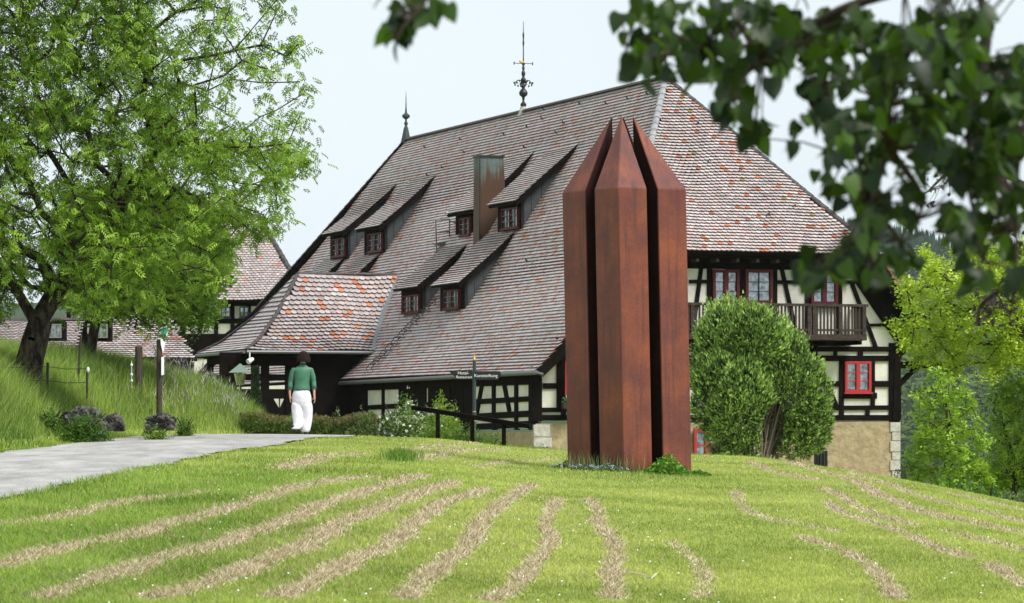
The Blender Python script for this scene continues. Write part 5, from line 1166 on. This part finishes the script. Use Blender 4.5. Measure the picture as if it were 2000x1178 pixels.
# lantern roof near the porch
lt = empty('lantern', P(472, 760, 130)); tag(lt, 'small lantern with a pale green pyramid hood in front of the porch', 'lantern'); c = P(469, 728, 130); m = MB(); r_ = .34
m.add([c+Vector((-r_, -r_, 0)), c+Vector((r_, -r_, 0)), c+Vector((r_, r_, 0)), c+Vector((-r_, r_, 0)), c+EZ*.30], [(0, 1, 4), (1, 2, 4), (2, 3, 4), (3, 0, 4), (3, 2, 1, 0)]); m.build('hood', mat('verdigris_hood', (.13, .19, .14), .5), lt)
m = MB(); m.tube([c-EZ*3.2, c], .05, 8); m.build('pole', M['iron'], lt); m = MB(); m.lathe(c-EZ*.4, [(.12, 0), (.2, .38)], 8); m.build('lamp_glass', M['glass'], lt)
# plants round the sculpture's foot
def patch(name, label, cx, cy, rx_, ry_, n, hgt, size, lo, hi, tpl, fl=None):
    t = empty(name, (cx, cy, float(height(cx, cy)))); tag(t, label, 'plant'); a = R.uniform(0, 6.28, n); r = R.random(n)**.5; X = cx+rx_*r*np.cos(a); Y = cy+ry_*r*np.sin(a); Z = height(X, Y)+R.random(n)*hgt*(1.05-r**2)*(.75+.4*np.sin(X*9)); C = np.stack([X, Y, Z], 1)
    ax = R.normal(0, 1, (n, 3)); ax[:, 2] = .2; scatter('foliage', C, ax, R.uniform(.7, 1.3, n)*size, tpl, M['leaf'], leaf_color(n, lo, hi, C, 5, 1), t, .5, 'stuff')
    if fl: i = R.choice(n, fl[0]); scatter('blossom', C[i]+[0, 0, .04], R.normal(0, 1, (fl[0], 3)), .03, tpl_cluster(4, 33, .5, .7, .6), M['hay'], np.tile([fl[1]], (fl[0], 1)), t, 1, 'stuff')
f0 = Vector((front.x, 60, 0))
patch('ivy_patch', 'bright green leafy patch at the right foot of the sculpture', f0.x+.70, 60.15, .58, .40, 2000, .26, .07, (.04, .12, .012), (.2, .42, .05), tpl_cluster(3, 50, .8, .6, .5))
patch('forget_me_nots', 'low plants with pale blue flowers in front of the sculpture', f0.x-.33, 60.05, .48, .28, 900, .11, .05, (.04, .10, .015), (.17, .27, .06), tpl_cluster(4, 51, .8, .6, .3), (80, (.42, .46, .66)))
patch('forget_me_nots', 'low weeds with whitish flowers at the left foot of the sculpture', f0.x-.80, 60.9, .26, .35, 400, .13, .05, (.03, .09, .015), (.15, .25, .05), tpl_cluster(4, 52, .8, .6, .3), (40, (.5, .52, .62)))
blades_n = 260; X = f0.x+R.uniform(-.85, .35, blades_n); Y = 59.95+np.abs(X-f0.x)*.8+R.uniform(-.1, .15, blades_n)
blades('base_grass', X, Y, R.uniform(.1, .32, blades_n), np.full(blades_n, .008), mix((.10, .16, .04), (.36, .38, .18), R.random(blades_n)), M['grass'], .5, label='uncut grass stalks against the foot of the sculpture')
tw = MB(); tw.tube([ground_hit(1228, 1126)+EZ*.03, ground_hit(1255, 1133)+EZ*.04, ground_hit(1272, 1136)+EZ*.02, ground_hit(1282, 1133)+EZ*.05], .006, 5); o = tw.build('twig', mat('bleached_wood', (.6, .55, .45), .8)); tag(o, 'bleached twig lying on the lawn right of a dry swath', 'twig')
print('T5 ok')
# ================================================================== WOMAN walking away (83.5 m)
YW = 83.6; wx = (592-1000)/F*YW; wz = float(height(wx, YW))+.05; KM = YW/F
wo = empty('person', (wx, YW, wz)); tag(wo, 'woman with black bob, green jacket and wide white trousers walking away up the road', 'person')
# pose in metres: x right, y away, z up (1.68 m tall)
foot_z = wz
def W3(px, py, dy=0): return Vector(((px-1000)*KM, YW+dy, (HZ-py)*KM))
zoff = W3(0, 842).z-wz
def Wp(px, py, dy=0): v = W3(px, py, dy); v.z -= zoff; return v
# body: one skinned surface
pts = {'pelvis': (589, 768, 0, .125), 'waist': (589, 750, 0, .105), 'chest': (590, 725, 0, .13), 'neckb': (591, 707, 0, .06), 'neck': (592, 702, 0, .048), 'headb': (592, 696, -.01, .075), 'head': (592, 690, -.01, .085),
 'shL': (573, 714, 0, .05), 'elL': (567, 740, .02, .038), 'wrL': (566, 762, -.03, .024), 'haL': (567, 770, -.03, .022),
 'shR': (608, 713, 0, .05), 'elR': (613, 742, .03, .036), 'wrR': (614, 764, -.05, .023), 'haR': (615, 771, -.06, .021),
 'hipL': (581, 775, 0, .085), 'knL': (583, 805, -.05, .055), 'anL': (578, 828, .16*-1, .036), 'toL': (575, 834, -.14, .03),
 'hipR': (597, 775, 0, .085), 'knR': (598, 808, .05, .055), 'anR': (596, 837, .02, .036), 'toR': (596, 840, .12, .03)}
ed = [('pelvis', 'waist'), ('waist', 'chest'), ('chest', 'neckb'), ('neckb', 'neck'), ('neck', 'headb'), ('headb', 'head'), ('chest', 'shL'), ('shL', 'elL'), ('elL', 'wrL'), ('wrL', 'haL'), ('chest', 'shR'), ('shR', 'elR'), ('elR', 'wrR'), ('wrR', 'haR'),
 ('pelvis', 'hipL'), ('hipL', 'knL'), ('knL', 'anL'), ('anL', 'toL'), ('pelvis', 'hipR'), ('hipR', 'knR'), ('knR', 'anR'), ('anR', 'toR')]
verts, edges, rads = [], [], []; nm = {}
for k, v in pts.items(): nm[k] = len(verts); verts.append(Wp(v[0], v[1], v[2])); rads.append(v[3])
edges = [(nm[a], nm[b]) for a, b in ed]
for hnd, sg_ in (('haL', -1), ('haR', 1)):      # five fingers each, unequal and bent
    h = verts[nm[hnd]]
    for i in range(5):
        if i == 4: dirs = [Vector((-sg_*.020, -.012, -.02)), Vector((-sg_*.008, -.004, -.026))]; o_ = Vector((-sg_*.012, -.01, .01))
        else: l = (.030, .036, .034, .026)[i]; dirs = [Vector((sg_*.002, (i-1.5)*.004, -l)), Vector((-sg_*.010, 0, -l*.75)), Vector((-sg_*.012, 0, -l*.4))]; o_ = Vector((0, (i-1.5)*.019, -.028))
        p = h+o_; last = nm[hnd]; verts.append(p); rads.append(.0085); edges.append((last, len(verts)-1)); last = len(verts)-1
        for d in dirs: p = p+d; verts.append(p); rads.append(.0078); edges.append((last, len(verts)-1)); last = len(verts)-1
me = bpy.data.meshes.new('body'); me.from_pydata([tuple(v) for v in verts], edges, []); bo_ = link('body', me, M['skin'], wo)
md = bo_.modifiers.new('skin', 'SKIN'); sv = me.skin_vertices[0].data
for i, r in enumerate(rads): sv[i].radius = (r, r*(.8 if i < 3 else 1)); sv[i].use_root = (i == 0)
md.use_smooth_shade = True; bo_.modifiers.new('sub', 'SUBSURF').levels = 1; bo_.modifiers['sub'].render_levels = 2
def loft(name, rings, m, parent, n=20, folds=0, seed=0, cap=True):
    """rings: (centre, rx, ry, [tilt])"""
    mb = MB(); vs = []; r = np.random.default_rng(seed); ph = r.uniform(0, 6.28, 4)
    for k, rg in enumerate(rings):
        c, rx_, ry_ = rg[:3]; c = Vector(c)
        for j in range(n):
            a = 2*math.pi*j/n; f = 1+folds*(math.sin(a*3+ph[0]+k*.35)*.6+math.sin(a*7+ph[1]-k*.5)*.4); vs.append(c+Vector((math.cos(a)*rx_*f, math.sin(a)*ry_*f, 0)))
    fs = [(i*n+j, i*n+(j+1) % n, (i+1)*n+(j+1) % n, (i+1)*n+j) for i in range(len(rings)-1) for j in range(n)]
    if cap: fs += [tuple(range(n-1, -1, -1)), tuple(range((len(rings)-1)*n, len(rings)*n))]
    mb.add(vs, fs); o = mb.build(name, m, parent, smooth=True); o.modifiers.new('s', 'SUBSURF').levels = 1; return o
k_ = KM
# jacket: fitted torso, stand collar, three-quarter sleeves
jk = loft('jacket', [(Wp(589, 757), 17.3*k_, .13), (Wp(589, 752), 16.2*k_, .125), (Wp(589.5, 742), 14.3*k_, .115), (Wp(590, 731), 15.6*k_, .125), (Wp(590.5, 721), 17.4*k_, .13), (Wp(591, 714.5), 17.6*k_, .115), (Wp(591, 711), 14.5*k_, .095), (Wp(591.5, 708.5), 8.2*k_, .07), (Wp(592, 705.5), 5.6*k_, .055), (Wp(592, 703), 5.3*k_, .052)], M['jacket'], wo, 24, .035, 3)
def sleeve(p, rr, seed):
    mb = MB(); q_ = []
    for a, b in zip(p[:-1], p[1:]):
        for t in (0, .33, .66): q_.append(a.lerp(b, t))
    q_.append(p[-1]); rs = np.interp(np.linspace(0, len(p)-1, len(q_)), range(len(p)), rr); r = np.random.default_rng(seed); mb.tube(q_, list(rs*(1+.05*r.normal(0, 1, len(rs)))), 14); o = mb.build('sleeve', M['jacket'], jk, smooth=True); o.modifiers.new('s', 'SUBSURF').levels = 1
sleeve([Wp(576.5, 713), Wp(571, 722), Wp(568, 739, .02), Wp(566.8, 752, -.005)], [.060, .062, .053, .050], 1)
sleeve([Wp(605.5, 713), Wp(609, 722), Wp(612.3, 739, .03), Wp(613.5, 751, -.01)], [.060, .062, .052, .049], 2)
m = MB(); m.tube([Wp(566.8, 751, -.005), Wp(566.7, 754, -.01)], [.053, .053], 12); m.tube([Wp(613.5, 750, -.01), Wp(613.7, 753, -.015)], [.052, .052], 12); m.tube([Wp(592, 706), Wp(592, 702.5)], [.061, .058], 14); m.build('trim', mat('jacket_trim', (.02, .07, .05), .6), jk)
# wide trousers
tr = loft('trousers', [(Wp(589, 754), 14.5*k_, .105), (Wp(589, 760), 17.2*k_, .125), (Wp(589.5, 768), 19*k_, .14), (Wp(589.5, 777), 19.6*k_, .14), (Wp(589.8, 786), 19.2*k_, .12), (Wp(589.8, 793), 15*k_, .08)], M['trousers'], wo, 24, .02, 5)
loft('trouser_leg', [(Wp(581, 776), 11.7*k_, .13), (Wp(580.3, 790, -.0), 11.4*k_, .13), (Wp(581.5, 803, -.03), 11.3*k_, .13), (Wp(583, 815, -.07), 10.6*k_, .12), (Wp(583.5, 824, -.12), 10.1*k_, .115), (Wp(580.5, 829, -.17), 9.4*k_, .11), (Wp(578.5, 832, -.2), 9.0*k_, .09)], M['trousers'], tr, 22, .055, 6)
loft('trouser_leg', [(Wp(598.5, 776), 11.4*k_, .13), (Wp(599.5, 790, .0), 11.4*k_, .13), (Wp(599.5, 803, .03), 11.2*k_, .125), (Wp(598.5, 818, .04), 10.8*k_, .12), (Wp(597, 830, .03), 9.9*k_, .12), (Wp(596, 839, .02), 8.4*k_, .12)], M['trousers'], tr, 22, .055, 8)
# bob haircut: one shell around the head, uneven hem
mb = MB(); c = Wp(592.5, 693, -.01); vs = []; n = 22; rg = 12
for i in range(rg):
    t = math.radians(4+126*i/(rg-1))
    for j in range(n):
        a = 2*math.pi*j/n; b_ = 1.0+.05*math.sin(a*5+1)+.04*math.sin(a*9+i); face = max(0, math.sin(a)); rr = b_*(1+.10*(i > 7)); zc = math.cos(t)*.140*(1-.35*face*(i > 6)); vs.append(c+Vector((math.cos(a)*math.sin(min(t, 1.75))*.128*rr, math.sin(a)*math.sin(min(t, 1.75))*.125*rr*(1-.25*face*(i > 5)), zc+.01)))
mb.add(vs, [(i*n+j, i*n+(j+1) % n, (i+1)*n+(j+1) % n, (i+1)*n+j) for i in range(rg-1) for j in range(n)]+[tuple(range(n-1, -1, -1))]); mb.build('hair', M['hair'], wo, smooth=True)
m = MB(); [m.ell(Wp(592.5, 697, .105)+Vector((sx*.032, -.012, .01)), (.012, .01, .007), 6, 4) for sx in (-1, 1)]; m.ell(Wp(592.5, 698.5, .095), (.013, .02, .022), 6, 4); m.build('face_features', M['skin'], wo)
for (px, py, dy, tilt) in ((575, 836, -.16, 1), (597, 841, .05, 0)):
    m = MB(); c = Wp(px, py, dy)
    if tilt: m.ell(c+EZ*.02, (.045, .055, .10), 10, 8, Matrix.Rotation(.35, 3, 'Y')); m.ell(c+Vector((.0, -.02, .08)), (.042, .05, .05), 8, 6)
    else: m.ell(c+EZ*.015, (.05, .13, .042), 10, 8); m.ell(c+Vector((0, -.08, .03)), (.04, .045, .05), 8, 6)
    m.build('shoe', M['shoe'], wo, smooth=True)

# ================================================================== overhanging branches near the camera
def bough(name, label, Yc, dep, blobs, leaf, nper, paths, lo, hi, m='bleaf', r0=.02, dull=0, hang=-.9):
    base = P(*paths[0][0], Yc); t = empty(name, base); tag(t, label, 'branch')
    pm = MB(); allp = []
    for p in paths:
        q_ = [P(x, y, Yc+R.uniform(-.1, .1)*dep) for x, y in p]; n = len(q_); rs = np.linspace(r0, r0*.25, n) if p is not paths[0] else np.linspace(r0*1.4, r0*.35, n)
        # smooth
        f = []
        for i in range(n-1):
            for s in np.linspace(0, 1, 5)[:-1]:
                p0, p1, p2, p3 = q_[max(i-1, 0)], q_[i], q_[i+1], q_[min(i+2, n-1)]; f.append(.5*((2*p1)+(p2-p0)*s+(2*p0-5*p1+4*p2-p3)*s*s+(3*p1-p0-3*p2+p3)*s**3))
        f.append(q_[-1]); pm.tube(f, list(np.interp(np.linspace(0, 1, len(f)), np.linspace(0, 1, n), rs)), 6); allp += f
    pm.build('stem', M['twig'], t); C = []
    for cx, cy, rx_, ry_, k in blobs:
        n = max(1, int(k*nper)); a = R.uniform(0, 6.28, n); r = R.random(n)**.5; Yq = Yc+R.uniform(-1, 1, n)*dep; x, y = cx+rx_*r*np.cos(a), cy+ry_*r*np.sin(a); g = max(1, n//5); j = R.integers(0, g, n); x, y, Yq = x[j]+R.normal(0, 13, n), y[j]+R.normal(0, 14, n)+6, Yq[j]+R.normal(0, .1, n)*dep; C.append(np.stack([(x-1000)/F*Yq, Yq, (HZ-y)/F*Yq], 1))
    C = np.concatenate(C); n = len(C); ax = R.normal(0, .75, (n, 3)); ax[:, 2] = hang+R.normal(0, .3, n); ax[:, 1] *= .6
    tt = np.clip(R.beta(.7, 1.9, n), 0, 1); c = mix(lo, hi, tt)
    # leaves as separate objects while few, otherwise one foliage part; each twig petiole
    tp = tpl_heart(); x, y_, z = rotm(n, ax, .9); o = scatter('leaves', C, ax, R.uniform(.65, 1.15, n)*leaf, tp, M[m], c, t, 1.1, 'stuff')
    pet = MB(); A_ = np.array([tuple(v) for v in allp])
    for i in range(0, n):
        j = int(np.argmin(((A_-C[i])**2).sum(1))); p0 = Vector(A_[j]); p1 = Vector(C[i])
        if i % 3 == 0 or (p1-p0).length < .15: pet.tube([p0, p0.lerp(p1, .5)+Vector((0, 0, .01)), p1], [.0028, .002, .0012], 4, False)
    pet.build('twigs', M['twig'], t); return t
bl = [(1270, 10, 50, 25, 10), (1390, 12, 60, 25, 8), (1500, 20, 60, 25, 6), (1250, 50, 36, 45, 10), (1236, 125, 26, 18, 4), (1330, 50, 80, 45, 16), (1330, 125, 70, 30, 12), (1440, 40, 80, 45, 16), (1420, 110, 60, 45, 12), (1400, 170, 22, 30, 4), (1430, 195, 35, 35, 8), (1500, 120, 60, 50, 12), (1480, 205, 28, 38, 6), (1560, 50, 80, 50, 18), (1590, 130, 60, 45, 12), (1620, 190, 45, 35, 8),
      (1680, 60, 80, 60, 24), (1720, 150, 70, 50, 20), (1720, 225, 60, 35, 12), (1800, 60, 80, 60, 26), (1830, 150, 80, 55, 26), (1800, 230, 70, 40, 18), (1900, 80, 90, 80, 38), (1950, 180, 80, 80, 38), (1880, 250, 80, 45, 24), (1960, 300, 70, 70, 30), (1550, 250, 10, 12, 1), (1565, 222, 12, 14, 1),
      (1655, 265, 36, 42, 9), (1640, 330, 26, 30, 5), (1740, 290, 40, 40, 9), (1700, 350, 48, 50, 12), (1690, 430, 38, 50, 11), (1720, 390, 55, 40, 10), (1760, 470, 30, 18, 3), (1790, 425, 20, 14, 2), (1690, 490, 60, 26, 10), (1610, 510, 45, 16, 7), (1580, 520, 18, 25, 3), (1700, 530, 22, 32, 4), (1740, 375, 20, 20, 2),
      (1890, 340, 45, 45, 13), (1900, 430, 50, 55, 16), (1920, 500, 22, 40, 4), (1980, 420, 40, 70, 14), (1870, 480, 22, 22, 3), (1820, 300, 50, 30, 8), (1990, 560, 20, 40, 3), (1960, 240, 60, 60, 20)]
paths = [[(2080, -120), (1900, -60), (1730, -10), (1640, 20), (1560, 62), (1470, 88), (1380, 100), (1300, 108), (1225, 120)], [(1560, 62), (1500, 110), (1450, 150), (1420, 190)], [(1640, 20), (1600, 90), (1620, 190), (1660, 270), (1640, 330)], [(1900, -60), (1800, 60), (1740, 180), (1735, 290), (1700, 400), (1690, 490), (1600, 515)], [(1900, -60), (1930, 80), (1900, 220), (1890, 340), (1905, 430), (1920, 510)], [(2080, -120), (2030, 100), (1990, 300), (1985, 450), (1990, 580)], [(1735, 290), (1800, 380), (1790, 430)], [(1380, 100), (1300, 60), (1250, 30)], [(1470, 88), (1440, 40), (1400, 0)], [(1700, 400), (1760, 470)], [(1700, 490), (1705, 540)]]
bough('linden_branch', 'out-of-focus leafy linden boughs hanging into the upper right corner', 8.6, .7, bl, .048, 2.35, paths, (.005, .017, .003), (.075, .155, .011), r0=.010)
bough('linden_branch', 'small cluster of blurred dark leaves hanging at the top edge, left of the finial', 7.6, .15, [(806, 5, 24, 14, 5), (785, 38, 18, 20, 4), (765, 62, 10, 10, 2), (838, -8, 16, 10, 3), (775, 8, 14, 12, 2)], .048, 1.9, [[(900, -160), (860, -60), (825, 10), (790, 50), (772, 85)]], (.010, .032, .005), (.07, .15, .014), r0=.005)
cb = [(1990, 545, 30, 25, 20), (1945, 575, 32, 16, 22), (1975, 590, 30, 22, 18), (1915, 595, 16, 14, 10), (1910, 625, 10, 18, 7), (1855, 340, 30, 8, 10), (1820, 365, 14, 14, 8), (1810, 385, 10, 8, 4), (1870, 330, 22, 14, 8), (1990, 430, 25, 30, 12), (1925, 610, 10, 10, 5), (2010, 500, 30, 40, 20)]
bough('copper_beech_branch', 'dark purple beech twigs in front of the yellow-green oak', 24, 1.0, cb, .036, 1.6, [[(2120, 440), (2050, 500), (1990, 545), (1945, 572), (1915, 600), (1908, 632)], [(2120, 440), (2040, 400), (1985, 425)], [(2120, 440), (2000, 360), (1900, 325), (1850, 340), (1812, 375)], [(1990, 545), (1975, 590)]], (.018, .012, .020), (.06, .03, .05), r0=.022, hang=-.2)

# ================================================================== far hillside with forest
hx_ = np.concatenate([np.linspace(-3500, 200, 30), np.linspace(230, 900, 60), np.linspace(950, 3500, 25)]); hy_ = np.linspace(1150, 3400, 60)
def hillz(X, Y):
    t = np.clip((Y-1200)/1350, 0, 1); s = t*t*(3-2*t); top = 100-14*np.clip((60-X)/60, 0, 1)+8*np.sin(X*.0052+1.0)+5*np.sin(X*.013)+3*np.sin(X*.031+2); h = -75+(top+75)*(.75*s+.25*t)
    return h+7*np.sin(X*.021+Y*.006)*np.sin(Y*.009)*np.clip(t*3, 0, 1)*np.clip((1-t)*4, .0, 1)
HX, HY = np.meshgrid(hx_, hy_); nx, ny = len(hx_), len(hy_); ii = (np.arange(ny-1)[:, None]*nx+np.arange(nx-1)[None]).ravel()
tag(link('hill', arr_mesh('hill', np.stack([HX, HY, hillz(HX, HY)], -1).reshape(-1, 3), np.stack([ii, ii+1, ii+1+nx, ii+nx], 1), None, True), M['hillg']), kind='structure')
def crown_tpl(conifer_, seed):
    r = np.random.default_rng(seed); v, f = [], []
    if conifer_:
        for i in range(5):
            z0, z1, rr = i*.19, i*.19+.32, (1-i*.19)*.22; b_ = len(v)
            for j in range(6): a = j*math.pi/3+i; v.append((math.cos(a)*rr*r.uniform(.8, 1.2), math.sin(a)*rr, z0))
            v.append((0, 0, z1)); f += [(b_+j, b_+(j+1) % 6, b_+6) for j in range(6)]
    else:
        for _ in range(46):
            d = r.normal(0, 1, 3); d /= np.linalg.norm(d); d[2] = abs(d[2])*1.0-.15; c = d*np.array([.42, .42, .40])*r.uniform(.75, 1.05)+[0, 0, .5]; s = .17*r.uniform(.7, 1.3); b_ = len(v)
            for j in range(3): q_ = r.normal(0, 1, 3); v.append(tuple(c+q_/np.linalg.norm(q_)*s))
            f.append((b_, b_+1, b_+2))
    return np.array(v), np.array(f)
Xs, Ys_ = [], []
n = 9000; Yq = R.uniform(1250, 2600, n); X = R.uniform(.055, .15, n)*Yq; k2 = R.random(n) < 1.0
X2 = R.uniform(-.09, .055, 1500)*2550; Y2 = R.uniform(2450, 2600, 1500); X = np.concatenate([X, X2]); Yq = np.concatenate([Yq, Y2]); Z = hillz(X, Yq)
con = ((Z > 82+10*np.sin(X*.05)) | (vnoise(X, Yq, .012, 6) > .75))
for sel, nm_, cf, lo, hi, hs in ((con, 'distant_conifers', True, (.012, .030, .018), (.03, .055, .03), (15, 24)), (~con, 'distant_broadleaf_wood', False, (.035, .075, .018), (.13, .20, .05), (13, 20))):
    n = sel.sum(); tv, tf = crown_tpl(cf, 3); h = R.uniform(*hs, n); a = R.uniform(0, 6.28, n); c, s = np.cos(a)[:, None], np.sin(a)[:, None]; C = np.stack([X[sel], Yq[sel], Z[sel]-1], 1)
    V = np.stack([(tv[None, :, 0]*c-tv[None, :, 1]*s)*h[:, None], (tv[None, :, 0]*s+tv[None, :, 1]*c)*h[:, None], tv[None, :, 2]*h[:, None]], -1)+C[:, None]
    Fc = (tf[None]+np.arange(n)[:, None, None]*len(tv)).reshape(-1, 3); tag(link(nm_, arr_mesh(nm_, V.reshape(-1, 3), Fc, np.repeat(leaf_color(n, lo, hi, C*np.array([1, .4, 1]), .03, 2), len(tv), 0)), M['far']), 'dark spruce wood along the top of the far hill' if cf else 'pale green broadleaf forest on the slope of the far hill', kind='stuff')
# ================================================================== air
if HAZE:
    hm = bpy.data.materials.new('air'); hm.use_nodes = True; t = hm.node_tree; t.nodes.remove(t.nodes['Principled BSDF']); v = t.nodes.new('ShaderNodeVolumePrincipled'); v.inputs['Density'].default_value = HAZE; v.inputs['Color'].default_value = (.86, .93, 1, 1); v.inputs['Anisotropy'].default_value = 0
    t.links.new(v.outputs[0], t.nodes['Material Output'].inputs['Volume'])
    m = MB(); m.prism([Vector((-4400, -250, -110)), Vector((4400, -250, -110)), Vector((4400, 4700, -110)), Vector((-4400, 4700, -110))], (0, 0, 270)); tag(m.build('haze', hm), kind='stuff')
